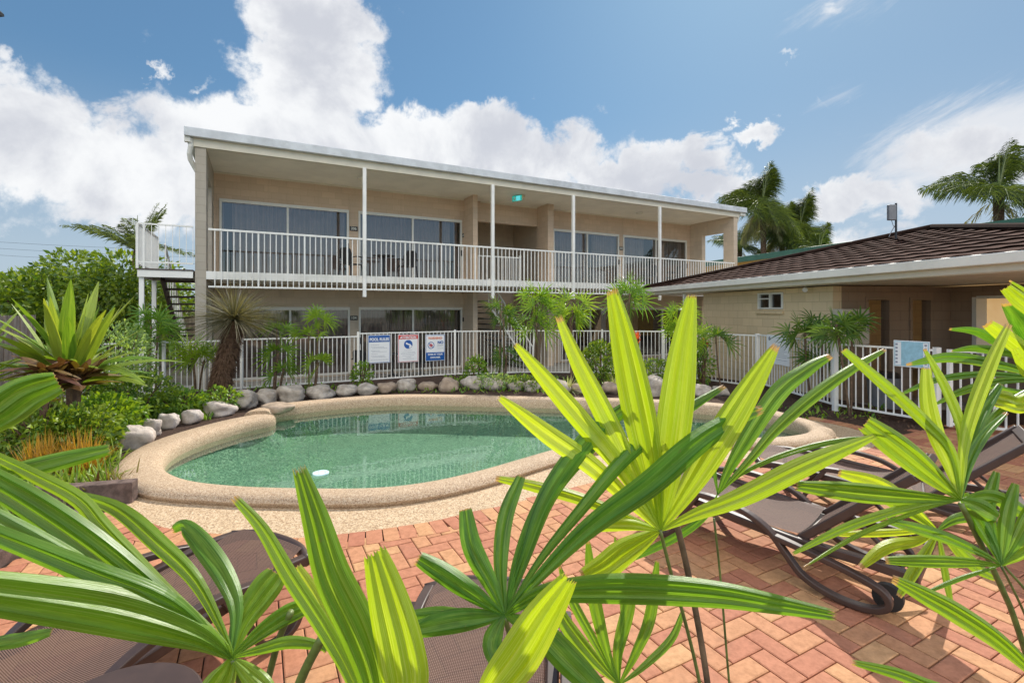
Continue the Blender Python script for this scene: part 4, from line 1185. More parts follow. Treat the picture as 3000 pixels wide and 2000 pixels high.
for i in range(1, 10):
    q = Vector((*q3, 0)).lerp(Vector((*q4, 0)), i / 10); mb.box(q.x - .009, q.x + .009, q.y - .009, q.y + .009, .11, 1.14)
mb.build('bars', 'white_paint', gt, world=True)
f4 = thing('pool_fence', 'white tubular fence continuing right of the pool gate', 'fence', (8, 6, 0))
fence_run(f4, (7.33, 6.3), (9.6, 4.7), .02, 1.16)

pf = thing('paling_fence', 'weathered timber paling fence at the far left behind the big strap leaved plants', 'fence', (-10, 8, 0))
def palings(root, p0, p1, z0, z1):
    p0 = Vector(p0); p1 = Vector(p1); d = (p1 - p0); L_ = d.length; d.normalize(); nn = Vector((d.y, -d.x)); mb = MB()
    k = 0; s = 0
    while s < L_:
        o = .0 if k % 2 else .022; a = p0 + d * s + nn * o; b = p0 + d * (s + .1) + nn * o; h = z1 + rnd.uniform(-.02, .02)
        mb.obox((*a.lerp(b, .5), z0), (*a.lerp(b, .5), h), .018, .11, up=(d.x, d.y, 0)); s += .088; k += 1
    mb.build('palings', 'paling', root, world=True)
    mb = MB()
    for z in (z0 + .3, z1 - .25): mb.obox((*(p0 - nn * .05), z), (*(p1 - nn * .05), z), .04, .08)
    mb.build('rail', 'paling', root, world=True)
a = P(-260, 1000, 8.0); b = P(92, 1000, 10.2)
palings(pf, (a.x, a.y), (b.x, b.y), -.2, 1.62)
pf2 = thing('paling_fence', 'timber paling fence seen under the external stair', 'fence', (-9, 17, 0))
palings(pf2, (-14.5, 17.5), (-8.6, 19.5), -.33, 1.45)

# signs
def sign_board(cx_px, cy_px, Y, w_, h_, rz, label, border, name='notice_board'):
    p = P(cx_px, cy_px, Y); t = thing(name, label, 'sign', p, rz)
    mb = MB(); mb.box(-w_ / 2, w_ / 2, -.004, .004, -h_ / 2, h_ / 2); mb.build('board', 'sign_white', t, bevel=.0015)
    mb = MB(); b = .012; e = .016; x0, x1, z0, z1 = -w_ / 2 + b, w_ / 2 - b, -h_ / 2 + b, h_ / 2 - b
    for bx in ((x0, x1, z1 - e * .6, z1), (x0, x1, z0, z0 + e * .6), (x0, x0 + e * .6, z0 + e * .6, z1 - e * .6), (x1 - e * .6, x1, z0 + e * .6, z1 - e * .6)):
        mb.box(bx[0], bx[1], -.0065, -.0042, bx[2], bx[3])
    mb.build('border', border, t)
    return t
def TM(x, z): return Matrix.Translation((x, -.0105, z)) @ Matrix.Rotation(R(90), 4, 'X')
def text_lines(t, rows, x0, mat='sign_grey'):
    mb = MB()
    for (z, xa, xb) in rows:
        x = xa
        while x < xb:
            wl = rnd.uniform(.012, .04); mb.box(x, min(x + wl, xb), -.0062, -.0042, z - .0035, z + .0035); x += wl + .008
    mb.build('small_print', mat, t)
def signY(px): return fl_(px)[1] - .035
s1 = sign_board(1111, 1022, signY(1111), .545, .69, MROT, 'white pool rules sign with a blue header on the pool fence', 'sign_blue')
mb = MB(); mb.box(-.25, .25, -.0068, -.0042, .17, .325); mb.build('header', 'sign_blue', s1)
text_mesh('POOL RULES', .098, 'sign_white', s1, TM(0, .235), bold=.0035, sx=.84)
text_lines(s1, [(.10, -.20, .0), (.05, -.20, .12), (.02, -.17, .20), (-.04, -.20, .02), (-.07, -.17, .18), (-.12, -.20, -.04), (-.17, -.20, .15), (-.20, -.17, .17), (-.265, -.20, .22)], 0)
s2 = sign_board(1196, 1020, signY(1196), .53, .70, MROT, 'white attention sign with a red header and a blue round pictogram on the pool fence', 'sign_red')
mb = MB(); mb.box(-.245, .245, -.0068, -.0042, .235, .33); mb.build('header', 'sign_red', s2)
text_mesh('ATTENTION', .085, 'sign_white', s2, TM(0, .275), bold=.003, sx=.86)
mb = MB(); n_d = 32; cz = .10
mb.add([(0, -.0075, cz)] + [(.11 * math.cos(2 * math.pi * k / n_d), -.0075, cz + .11 * math.sin(2 * math.pi * k / n_d)) for k in range(n_d)], [(0, 1 + k, 1 + (k + 1) % n_d) for k in range(n_d)]); mb.build('pictogram', 'sign_blue', s2)
mb = MB(); mb.add([(x, -.0092, cz + z) for (x, z) in ((-.07, .03), (-.04, .055), (-.02, .03), (.015, .02), (.06, .0), (.095, -.05), (.05, -.095), (.015, -.085), (.03, -.03), (-.01, -.01), (-.05, .0))], [tuple(range(10, -1, -1))]); mb.build('pictogram_hands', 'sign_white', s2)
text_lines(s2, [(-.05, -.10, .10), (-.10, -.17, .17), (-.135, -.19, .19), (-.18, -.15, .15), (-.225, -.07, .08), (-.265, -.14, .15)], 0)
s3 = sign_board(1275, 1018, signY(1275), .53, .68, MROT, 'white warning sign with a blue lower band and a crossed pictogram on the pool fence', 'sign_blue')
text_mesh('WARNING!', .082, 'sign_orange', s3, TM(0, .245), bold=.0015, sx=.90)
text_mesh('NO', .10, 'sign_blue', s3, TM(.14, .13), bold=.004)
mb = MB(); mb.box(-.245, .245, -.0068, -.0042, -.32, -.12); mb.build('lower_band', 'sign_blue', s3)
text_mesh('SWIM AT YOUR', .062, 'sign_white', s3, TM(0, -.175), bold=.002, sx=.9)
text_mesh('OWN RISK', .062, 'sign_white', s3, TM(0, -.255), bold=.002, sx=.9)
mb = MB(); vs = []; fs = []
for k in range(32):
    a = 2 * math.pi * k / 32
    for r_ in (.09, .075): vs.append((-.115 + r_ * math.cos(a), -.0075, .065 + r_ * math.sin(a)))
for k in range(32): q = (k + 1) % 32; fs.append((k * 2, k * 2 + 1, q * 2 + 1, q * 2))
mb.add(vs, fs); mb.obox((-.175, -.0082, .125), (-.055, -.0082, .005), .001, .014, up=(0, 0, 1)); mb.build('prohibition_ring', 'sign_blue', s3)
mb = MB()
for a in (0, 1.57): mb.obox((-.115 - .05 * math.cos(a), -.0085, .065 - .05 * math.sin(a)), (-.115 + .05 * math.cos(a), -.0085, .065 + .05 * math.sin(a)), .001, .026, up=(0, 0, 1) if a < 1 else (1, 0, 0))
mb.build('pictogram_swimmer', 'sign_red', s3)
text_lines(s3, [(.06, .05, .22), (.035, .05, .2), (-.02, .06, .22)], 0)
# notices on the side fence
dir3 = math.atan2(q1[1] - q0[1], q1[0] - q0[0])
def on_seg(px, a, b):
    t = (px - 1500) / F; ax, ay = a; dx, dy = b[0] - a[0], b[1] - a[1]
    s = (t * ay - ax) / (dx - t * dy); return ax + dx * s, ay + dy * s
m0 = on_seg(2284, q0, q1); rz3 = math.atan2(q1[1] - q0[1], q1[0] - q0[0])
s4 = sign_board(2284, 1025, m0[1] - .0, .80, .60, rz3, 'white printed notice with a small dark logo on the fence beside the pavilion', 'sign_white')
s4.location.x -= .035
ex_ = [c for c in s4.children]
mb = MB(); mb.add([(-.30 + .045 * math.cos(k / 16 * 6.283), -.0072, .22 + .04 * math.sin(k / 16 * 6.283)) for k in range(16)], [tuple(range(16))]); mb.build('logo', 'sign_grey', s4)
text_lines(s4, [(.22, .10, .34), (.17, -.14, .34), (.09, -.10, .34), (.06, -.10, .3), (.02, -.10, .28), (-.02, -.12, .34), (-.06, -.1, .22), (-.10, -.1, .34), (-.14, -.1, .3), (-.2, -.1, .34)], 0)
m1 = on_seg(2668, q1, q2); rz4 = math.atan2(q2[1] - q1[1], q2[0] - q1[0])
s5 = sign_board(2670, 1037, m1[1] - .03, .46, .40, rz4, 'pale blue resuscitation chart with small pictures on the fence beside the gate', 'sign_cyan')
mb = MB(); mb.box(-.13, .15, -.0068, -.0042, -.18, .18); mb.build('panel_tint', 'sign_cyan', s5)
mb = MB()
for k in range(6):
    for xx in (-.19, .18): mb.box(xx - .014, xx + .014, -.0066, -.0042, .14 - k * .055 - .014, .14 - k * .055 + .014)
mb.build('picture_marks', 'sign_grey', s5)
text_lines(s5, [(.12 - .04 * k, -.10, .12) for k in range(7)], 0)

#SPLIT_LOUNGE
# ------------------------------------------------------------------ sun loungers
def lounger(loc, rz, label, back=43):
    """local: foot at y=0, head towards +y; x across"""
    t = thing('sun_lounger', label, 'sun lounger', (loc[0], loc[1], .018), rz, 'brown resin sun loungers on the brick paving')
    hw = .31; Ls = 1.15; Lb = .78; ba = R(back)
    def zs(y): return .345 - .075 * math.sin(min(1, y / Ls) * math.pi * .62) + (.0 if y < Ls else .0)
    for sx in (-1, 1):
        x = sx * hw
        mb = MB(); mb.band(catmull([(x, .02, .335), (x, .20, .345), (x, .50, .320), (x, .85, .285), (x, Ls, .265), (x, Ls + .35, .27), (x, Ls + .60, .26)], 5), .05, .055); mb.build('side_rail', 'resin_brown', t, smooth=False, bevel=.004)
        x2 = sx * (hw + .055)
        mb = MB(); pts = [(x2, .20, .335), (x2, .40, .385), (x2, .62, .405), (x2, .84, .375), (x2, 1.00, .30), (x2, 1.10, .19), (x2, 1.20, .085), (x2, 1.36, .03), (x2, 1.52, .028), (x2, 1.62, .075), (x2, 1.60, .15), (x2, 1.46, .20), (x2, 1.22, .245), (x2, 1.04, .27)]
        mb.band(catmull(pts, 6), .052, .036); mb.build('arm_and_leg', 'resin_brown', t, bevel=.004)
        mb = MB(); pts = [(x2, .52, .39), (x2, .42, .24), (x2, .32, .06), (x2, .22, .028), (x2, .13, .06), (x2, .10, .16), (x2, .14, .33)]
        mb.band(catmull(pts, 6), .048, .034); mb.build('front_leg', 'resin_brown', t, bevel=.004)
        cx_ = sx * (hw - .075); mb = MB(); c_ = Vector((cx_, 1.60, .075)); n_ = 24
        ring = lambda r_, xx: [Vector((cx_ + xx, c_.y + r_ * math.cos(2 * math.pi * k / n_), c_.z + r_ * math.sin(2 * math.pi * k / n_))) for k in range(n_)]
        vs = ring(.075, -.02) + ring(.075, .02) + ring(.03, -.024) + ring(.03, .024); fs = []
        for k in range(n_):
            q = (k + 1) % n_; fs += [(k, q, n_ + q, n_ + k), (k, 2 * n_ + k, 2 * n_ + q, q), (n_ + k, n_ + q, 3 * n_ + q, 3 * n_ + k), (2 * n_ + k, 3 * n_ + k, 3 * n_ + q, 2 * n_ + q)]
        mb.add(vs, fs); mb.build('wheel', 'wheel_rubber', t, smooth=False)
    def cross(y, z, w_, h_): m_ = MB(); m_.box(-w_, w_, y - h_ / 2, y + h_ / 2, z - .02, z + .02); return m_
    cr = MB(); cr.tube(catmull([(-hw - .02, .03, .335), (-hw * .6, -.035, .345), (0, -.05, .35), (hw * .6, -.035, .345), (hw + .02, .03, .335)], 6), .027, 8, flat=1.2); cr.build('foot_rail', 'resin_brown', t, smooth=True)
    cross(Ls, .25, hw, .045).build('cross_bar', 'resin_brown', t, bevel=.005); cross(Ls + .58, .255, hw, .045).build('cross_bar', 'resin_brown', t, bevel=.005)
    ax = MB(); ax.tube([(-hw + .08, 1.60, .075), (hw - .08, 1.60, .075)], .011, 8); ax.build('axle', 'antenna_grey', t)
    def grid(fn, nx, ny, uvs):
        vs = [fn(i / nx, j / ny) for j in range(ny + 1) for i in range(nx + 1)]
        uv = [((i / nx) * 2.0, (j / ny) * uvs) for j in range(ny + 1) for i in range(nx + 1)]
        fs = [(j * (nx + 1) + i, j * (nx + 1) + i + 1, (j + 1) * (nx + 1) + i + 1, (j + 1) * (nx + 1) + i) for j in range(ny) for i in range(nx)]
        m_ = MB(); m_.add(vs, fs, uv); return m_
    def seat(u, v):
        a = u * 2 - 1; y = v * Ls; f = min(1, v / .15); return (a * (hw - .01) * (.86 + .14 * math.sin(f * math.pi / 2)), y - .02 * (1 - a * a) * (1 - f), zs(y) + .035 - .030 * (1 - a * a) * min(1, v * 4 + .15))
    grid(seat, 14, 20, 3.8).build('seat_sling', 'sling_mesh', t, smooth=True)
    by, bz = Ls + .01, .275; cb, sb = math.cos(ba), math.sin(ba)
    def bk(u, v):
        a = u * 2 - 1; d = v * Lb; g = -.03 * (1 - a * a) * math.sin(math.pi * min(1, v * .9 + .05)); return (a * (hw - .05), by + d * cb - g * sb, bz + d * sb + g * cb)
    grid(bk, 14, 14, 2.6).build('back_sling', 'sling_mesh', t, smooth=True)
    mb = MB()
    for sx in (-1, 1):
        x = sx * (hw - .035); mb.band([(x, by + d * cb, bz + d * sb) for d in (0, .2, .4, .6, Lb)], .055, .05)
    mb.band([(0, by + d * cb, bz + d * sb - .012) for d in (Lb - .035, Lb + .03)], 2 * hw - .02, .045)
    mb.build('back_frame', 'resin_brown', t, bevel=.006)
    mb = MB(); mb.band([(-.22, by + .35 * cb, bz + .35 * sb - .03), (-.22, by + .48, .29)], .03, .02); mb.build('back_strut', 'resin_brown', t); mb = MB(); mb.band([(.22, by + .35 * cb, bz + .35 * sb - .03), (.22, by + .48, .29)], .03, .02); mb.build('back_strut', 'resin_brown', t)
    return t
def lrot(h): return math.atan2(h[1], h[0]) - math.pi / 2
L1 = lounger((1.25, 4.14), lrot((.68, -.73)), 'brown mesh sun lounger nearest on the right, beneath the yellow green fan leaf')
def cp(loc, h, label):
    r = dup(L1, (loc[0], loc[1], .018), lrot(h), label); return r
cp((2.42, 4.66), (.78, -.62), 'brown mesh sun lounger further back on the right near the pavilion side')
cp((-1.42, 2.88), (-.46, -.89), 'brown mesh sun lounger on the left with its rounded foot pointing at the pool')
cp((-.10, 2.42), (-.10, -.99), 'brown mesh sun lounger at the bottom centre under the dark green fan leaf')
round_table((-1.28, 1.52, .018), 'round brown resin side table at the bottom left edge between the loungers', h=.44, r=.27, mat='resin_brown')

#SPLIT_FG
# ------------------------------------------------------------------ foreground fan palms
def blade_leaf(mb, pts, w_px, d0, d1, tint, ribs=3, roll=0.0, bow=0.0, blunt=.42, n=30, seed=0, sag=0.0, wide=.58):
    """one leaf segment; pts from hub to tip in 2352-px photo coordinates; becomes a pleated 3-D strip"""
    r = random.Random(seed * 91 + 5)
    m_ = len(pts); ctrl = []
    ln = [0]
    for a, b in zip(pts[:-1], pts[1:]): ln.append(ln[-1] + math.hypot(b[0] - a[0], b[1] - a[1]))
    T = ln[-1]
    for (x, y), l in zip(pts, ln):
        f = l / T; dep = d0 + (d1 - d0) * f + bow * math.sin(math.pi * f)
        ctrl.append(PV(x, y, dep))
    path = catmull(ctrl, max(3, n // (m_ - 1)))
    N = len(path); cols = 2 * ribs * 2 + 1
    cum = [0]
    for a, b in zip(path[:-1], path[1:]): cum.append(cum[-1] + (b - a).length)
    tot = cum[-1]; vs = []; uv = []; tn = []; camp = Vector((0, 0, CAMZ))
    wrp = r.uniform(.0, .055); wph = r.uniform(0, 6.28); vk = r.uniform(.985, 1.03); amp = r.uniform(.7, 1.2); wav = r.uniform(0, 6.28)
    jag = [(r.uniform(.012, .040) if k % 2 else r.uniform(.0, .012)) * w_px / 60 for k in range(cols)]
    for i, p in enumerate(path):
        f = cum[i] / tot
        d = (path[min(i + 1, N - 1)] - path[max(i - 1, 0)]).normalized()
        view = (camp - p).normalized()
        sv = d.cross(view).normalized(); nn = sv.cross(d).normalized()
        a = roll * (.4 + .6 * f); sv2 = sv * math.cos(a) + nn * math.sin(a); nn2 = nn * math.cos(a) - sv * math.sin(a)
        if f < wide: prof = .10 + .90 * math.sin(f / wide * math.pi / 2) ** .85
        else:
            g_ = (f - wide) / (1 - wide); prof = 1 - (1 - blunt) * g_ ** 1.9
        wd = w_px * VS * p.y / F / max(.5, math.cos(roll)) * prof
        for k in range(cols):
            u0 = k / (cols - 1); tri = abs(((u0 * ribs * 2) % 2) - 1); u = u0 + wrp * math.sin(2 * math.pi * u0 + wph) - wrp * math.sin(wph)
            arch = -.10 * wd * (2 * u - 1) ** 2
            q = p + sv2 * (u - .5) * wd + nn2 * (wd * .085 * amp * (1 - 2 * tri) * (1.15 - .35 * f) + arch)
            if i == N - 1: q = q - d * jag[k] * min(1, tot)
            q.z -= sag * f * f
            q = q + nn2 * wd * .05 * math.sin(7 * f + wav) * (2 * u - 1)
            vs.append(q); uv.append((u * .16 * ribs + seed * .37, min(1.0, f * vk))); tn.append(min(1, max(0, tint + .10 * tri - .05)))
    fs = [(i * cols + k, i * cols + k + 1, (i + 1) * cols + k + 1, (i + 1) * cols + k) for i in range(N - 1) for k in range(cols - 1)]
    mb.add(vs, fs, uv, tn)
def fan(root, hub, d0, segs, name='fan_leaf', label=None, mat='fan_leaf'):
    mb = MB()
    for i, s in enumerate(segs):
        pts = [hub] + s['p'] if not s.get('abs') else s['p']
        blade_leaf(mb, pts, s['w'], s.get('d0', d0), s.get('d', d0), s.get('t', .1), s.get('r', 2), s.get('roll', 0), s.get('bow', 0), s.get('b', .42), seed=i + len(root.name) + int(hub[0]), sag=0, wide=s.get('wide', .58))
    o = mb.build(name, mat, root, smooth=False, world=True)
    if label: o['label'] = label
    return o
def stem(root, pts, w_px, d0, d1, mat='petiole', name='stem'):
    n_ = len(pts); path = [PV(x, y, d0 + (d1 - d0) * i / (n_ - 1)) for i, (x, y) in enumerate(pts)]
    path = catmull(path, 6); mb = MB(); mb.tube(path, [w_px * VS * p.y / F / 2 for p in path], 8); mb.build(name, mat, root, smooth=True, world=True)
S = lambda p, w, d=.7, t=.1, **k: dict(p=p, w=w, d=d, t=t, **k)
fpalm = lambda label, x, y: thing('lady_palm', label, 'palm', (x, y, 0), group='lady palms close to the viewer')

pa = fpalm('lady palm with broad glossy fan leaves reaching in from the left edge', -.9, .8)
fan(pa, (531, 1509), .66, [
    S([(450, 1458), (270, 1404), (0, 1362), (-120, 1352)], 98, .50, .22, r=3, b=.8),
    S([(390, 1390), (210, 1319), (0, 1236), (-100, 1200)], 46, .55, .12, b=.8, roll=.5),
    S([(430, 1442), (270, 1353), (120, 1262), (0, 1196), (-90, 1150)], 50, .58, .10, b=.8, roll=-.4),
    S([(440, 1440), (330, 1350), (200, 1248), (70, 1160), (-60, 1085)], 62, .62, .12, b=.8, r=3, roll=.35),
    S([(510, 1470), (375, 1352), (240, 1218), (180, 1150), (85, 1098), (-30, 1042)], 30, .66, .30, b=.7, roll=.5),
    S([(525, 1480), (450, 1338), (360, 1248), (270, 1173), (168, 1134)], 34, .74, .22, roll=.5),
    S([(543, 1400), (520, 1330), (475, 1262), (425, 1209), (393, 1218)], 46, .80, .08, b=.35),
    S([(556, 1430), (595, 1370), (640, 1312)], 66, .76, .20, b=.70, r=3, wide=.8),
    S([(600, 1450), (660, 1410), (712, 1390)], 42, .72, .15, b=.6, r=3, wide=.75),
    S([(600, 1490), (665, 1474), (735, 1482), (752, 1496)], 26, .66, .18),
    S([(520, 1540), (490, 1600), (470, 1680)], 74, .60, .32, b=.7, r=3, wide=.5),
    S([(570, 1545), (610, 1590), (625, 1660)], 46, .62, .30, b=.6, r=3)], label='large glossy fan leaf at the lower left')
stem(pa, [(536, 1512), (560, 1600), (590, 1760)], 16, .66, .7)
stem(pa, [(668, 1405), (640, 1470), (605, 1600)], 15, .70, .75)
stem(pa, [(742, 1460), (700, 1540), (660, 1640)], 22, .62, .65)
fan(pa, (-90, 1010), .62, [
    S([(0, 946), (60, 905), (139, 876)], 88, .70, .16, r=3, b=.55, wide=.5),
    S([(0, 1092), (60, 1076), (150, 1054), (256, 1030)], 42, .72, .12, r=2, b=.5, roll=.2),
    S([(15, 1188), (90, 1185), (212, 1183)], 20, .74, .2, d0=.7)], label='dark green leaf blades entering from the left edge')
fan(pa, (-120, 1500), .55, [S([(0, 1474), (45, 1467), (122, 1449)], 30, .55, .12, r=2, roll=.4)])

pb = fpalm('lady palm with tall upright yellow green blades rising from the bottom edge left of centre', .1, .75)
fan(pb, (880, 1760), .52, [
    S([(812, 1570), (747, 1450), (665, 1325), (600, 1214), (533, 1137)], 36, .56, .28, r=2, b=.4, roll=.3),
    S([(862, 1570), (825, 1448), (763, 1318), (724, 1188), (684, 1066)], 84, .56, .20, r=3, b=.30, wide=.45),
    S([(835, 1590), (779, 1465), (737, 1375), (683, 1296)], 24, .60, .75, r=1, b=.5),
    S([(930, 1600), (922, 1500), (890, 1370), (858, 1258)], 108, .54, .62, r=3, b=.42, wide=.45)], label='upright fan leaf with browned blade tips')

pc = fpalm('lady palm with a dark green many bladed fan leaf in the lower centre', .05, .9)
fan(pc, (1159, 1413), .64, [
    S([(1038, 1328), (957, 1279)], 46, .66, .05, b=.62, wide=.62),
    S([(1129, 1344), (1084, 1253), (1068, 1166)], 46, .72, .05, b=.60, wide=.6),
    S([(1148, 1290), (1160, 1180), (1197, 1089)], 36, .78, .06, b=.5, roll=.5),
    S([(1201, 1286), (1255, 1140), (1338, 1020), (1398, 964), (1480, 906)], 46, .86, .06, b=.35, r=2, roll=.2, bow=.03),
    S([(1190, 1290), (1235, 1180), (1290, 1095), (1380, 1010)], 40, .88, .04, b=.35, r=2),
    S([(1240, 1285), (1331, 1172), (1440, 1045), (1560, 950), (1667, 884)], 31, .92, .06, b=.3, roll=.35),
    S([(1266, 1296), (1363, 1205), (1493, 1112), (1600, 1020), (1680, 968), (1757, 938)], 56, .88, .05, b=.3, r=2, roll=-.2, bow=-.03),
    S([(1233, 1368), (1314, 1354), (1461, 1351), (1646, 1364), (1790, 1388), (1930, 1414)], 64, .56, .10, r=3, b=.30, wide=.45),
    S([(1038, 1426), (950, 1446)], 50, .62, .05, b=.62, r=2),
    S([(1095, 1418), (1010, 1408), (940, 1412)], 30, .65, .05, b=.6, r=1),
    S([(1140, 1446), (1130, 1480), (1140, 1524)], 44, .60, .04, b=.6),
    S([(1190, 1425), (1240, 1450), (1310, 1520), (1390, 1600)], 62, .56, .08, b=.6, r=2)], label='dark green fan leaf with blades spreading all round')
stem(pc, [(1160, 1416), (1180, 1500), (1220, 1700)], 12, .64, .68)
fan(pc, (1080, 1690), .50, [S([(1130, 1590), (1190, 1508), (1250, 1412), (1312, 1322)], 96, .50, .80, r=3, b=.34, wide=.5)], label='single bright yellow green blade')

pe = fpalm('lady palm with a big bright yellow green back lit fan leaf right of centre', .45, 1.0)
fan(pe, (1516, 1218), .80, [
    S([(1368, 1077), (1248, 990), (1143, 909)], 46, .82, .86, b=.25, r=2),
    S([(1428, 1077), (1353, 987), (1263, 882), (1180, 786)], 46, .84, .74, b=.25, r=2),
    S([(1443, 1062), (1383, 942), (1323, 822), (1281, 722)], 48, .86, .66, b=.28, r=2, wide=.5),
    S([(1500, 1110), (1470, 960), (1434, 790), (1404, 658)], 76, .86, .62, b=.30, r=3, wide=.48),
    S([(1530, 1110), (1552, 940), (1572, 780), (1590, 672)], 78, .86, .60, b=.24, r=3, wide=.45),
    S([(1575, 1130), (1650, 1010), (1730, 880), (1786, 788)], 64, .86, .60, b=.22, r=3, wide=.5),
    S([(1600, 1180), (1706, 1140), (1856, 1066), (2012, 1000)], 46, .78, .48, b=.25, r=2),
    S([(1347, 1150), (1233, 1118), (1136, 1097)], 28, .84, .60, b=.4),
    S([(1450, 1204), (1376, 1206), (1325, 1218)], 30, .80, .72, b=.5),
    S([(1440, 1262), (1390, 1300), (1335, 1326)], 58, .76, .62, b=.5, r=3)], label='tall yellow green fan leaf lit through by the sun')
stem(pe, [(1516, 1216), (1542, 1318), (1575, 1432), (1607, 1568), (1640, 1760)], 8, .80, .86)
stem(pe, [(1555, 1205), (1581, 1318), (1617, 1513), (1650, 1760)], 14, .92, .96, 'cane')
stem(pe, [(1640, 1190), (1655, 1330), (1675, 1568), (1690, 1700)], 5, .98, 1.0)
stem(pe, [(1560, 1150), (1480, 1235), (1400, 1310)], 9, .95, .95)
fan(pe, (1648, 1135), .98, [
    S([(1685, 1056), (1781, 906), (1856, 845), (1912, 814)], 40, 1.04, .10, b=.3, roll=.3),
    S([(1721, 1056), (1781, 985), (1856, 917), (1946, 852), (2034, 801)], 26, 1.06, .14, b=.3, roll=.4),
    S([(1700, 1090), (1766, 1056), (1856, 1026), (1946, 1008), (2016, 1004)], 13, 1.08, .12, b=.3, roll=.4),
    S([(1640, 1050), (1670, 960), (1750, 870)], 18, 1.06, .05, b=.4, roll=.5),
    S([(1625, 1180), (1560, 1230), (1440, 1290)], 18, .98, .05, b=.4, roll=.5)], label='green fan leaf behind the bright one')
fan(pe, (1422, 1572), .86, [
    S([(1389, 1481), (1360, 1351), (1350, 1240)], 30, .90, .20, b=.3, roll=.2),
    S([(1430, 1400), (1412, 1231)], 11, .92, .25), S([(1419, 1497), (1444, 1393), (1450, 1330)], 30, .90, .20, b=.6),
    S([(1461, 1497), (1493, 1416), (1510, 1286)], 26, .90, .20, b=.3), S([(1477, 1530), (1542, 1465), (1570, 1398)], 17, .90, .15, b=.4, roll=.3),
    S([(1363, 1513), (1298, 1430), (1270, 1370)], 34, .88, .28, b=.5), S([(1375, 1490), (1310, 1370), (1284, 1296)], 22, .90, .2, b=.3)], label='low olive green fan leaf at the bottom centre')

pg = fpalm('lady palm with green fan leaves over the right hand loungers', 1.25, 1.1)
fan(pg, (2207, 1148), .92, [
    S([(2141, 1092), (2066, 1031), (1985, 970)], 60, .92, .36, r=3, b=.6, wide=.6),
    S([(2096, 1142), (1946, 1128), (1824, 1115)], 44, .86, .24, r=3, b=.4),
    S([(2186, 1040), (2126, 970), (2036, 888), (1936, 802)], 27, 1.0, .40, b=.5),
    S([(2180, 1070), (2150, 1000), (2130, 921), (2126, 842)], 33, 1.0, .62, b=.5, roll=.2),
    S([(2212, 1050), (2205, 975), (2171, 891), (2122, 800)], 20, 1.04, .40, b=.3, roll=.3),
    S([(2212, 1040), (2232, 951), (2276, 834), (2319, 742)], 28, 1.02, .62, b=.4),
    S([(2226, 1060), (2261, 996), (2312, 946)], 19, 1.0, .05, b=.4, roll=.4),
    S([(2225, 1040), (2250, 960), (2300, 880)], 26, 1.06, .04, b=.4),
    S([(2096, 1163), (1946, 1211), (1819, 1272)], 20, .84, .24, b=.3, roll=.3),
    S([(2126, 1168), (1976, 1226), (1846, 1302)], 11, .82, .24, b=.3),
    S([(2245, 1165), (2294, 1192)], 46, .90, .20, r=2, b=.5), S([(2280, 1140), (2352, 1176), (2400, 1190)], 34, .92, .2, b=.5)], label='upright green fan leaf with spread blades')
stem(pg, [(2207, 1155), (2261, 1265), (2306, 1361), (2330, 1420), (2380, 1580), (2400, 1700)], 12, .92, .98)
fan(pg, (2153, 1217), 1.05, [
    S([(2036, 1121), (1924, 1084)], 34, 1.05, .80, r=2), S([(2050, 1222), (1925, 1227)], 17, 1.05, .85),
    S([(2110, 1240), (2036, 1256), (1975, 1302)], 27, 1.0, .66), S([(2141, 1244), (2105, 1301), (2064, 1370)], 23, 1.0, .40),
    S([(2160, 1250), (2171, 1316), (2187, 1400)], 14, 1.0, .35), S([(2080, 1170), (1990, 1120)], 26, 1.06, .4), S([(2200, 1190), (2290, 1180)], 24, 1.05, .1),
    S([(2180, 1240), (2240, 1300), (2290, 1330)], 28, 1.04, .3)], label='small yellowish fan leaf low on the right')
fan(pg, (2300, 1298), .88, [
    S([(2261, 1274), (2156, 1229), (2033, 1194)], 27, .88, .14, r=2, roll=.2), S([(2240, 1292), (2156, 1289), (2031, 1286)], 27, .86, .18, r=3, b=.5),
    S([(2312, 1190), (2333, 1108)], 28, .92, .14), S([(2285, 1260), (2246, 1190), (2215, 1130)], 32, .94, .10), S([(2270, 1307), (2200, 1330), (2120, 1363)], 10, .86, .1),
    S([(2330, 1250), (2365, 1180), (2400, 1120)], 28, .90, .2), S([(2320, 1280), (2380, 1240)], 30, .88, .25), S([(2280, 1240), (2270, 1160), (2290, 1080)], 26, .95, .1)], label='dark fan leaf at the right edge')
fan(pg, (2420, 1590), .62, [
    S([(2300, 1478), (2201, 1410), (2126, 1368), (2047, 1327)], 46, .64, .28, r=3, b=.35), S([(2290, 1620), (2150, 1580), (2060, 1546), (1954, 1519)], 28, .60, .18, b=.35)], label='long blades at the lower right corner')
stem(pg, [(2300, 1300), (2345, 1390), (2400, 1520)], 5, .90, .95)
stem(pg, [(2230, 1180), (2300, 1290), (2352, 1350), (2420, 1440)], 6, 1.1, 1.1)

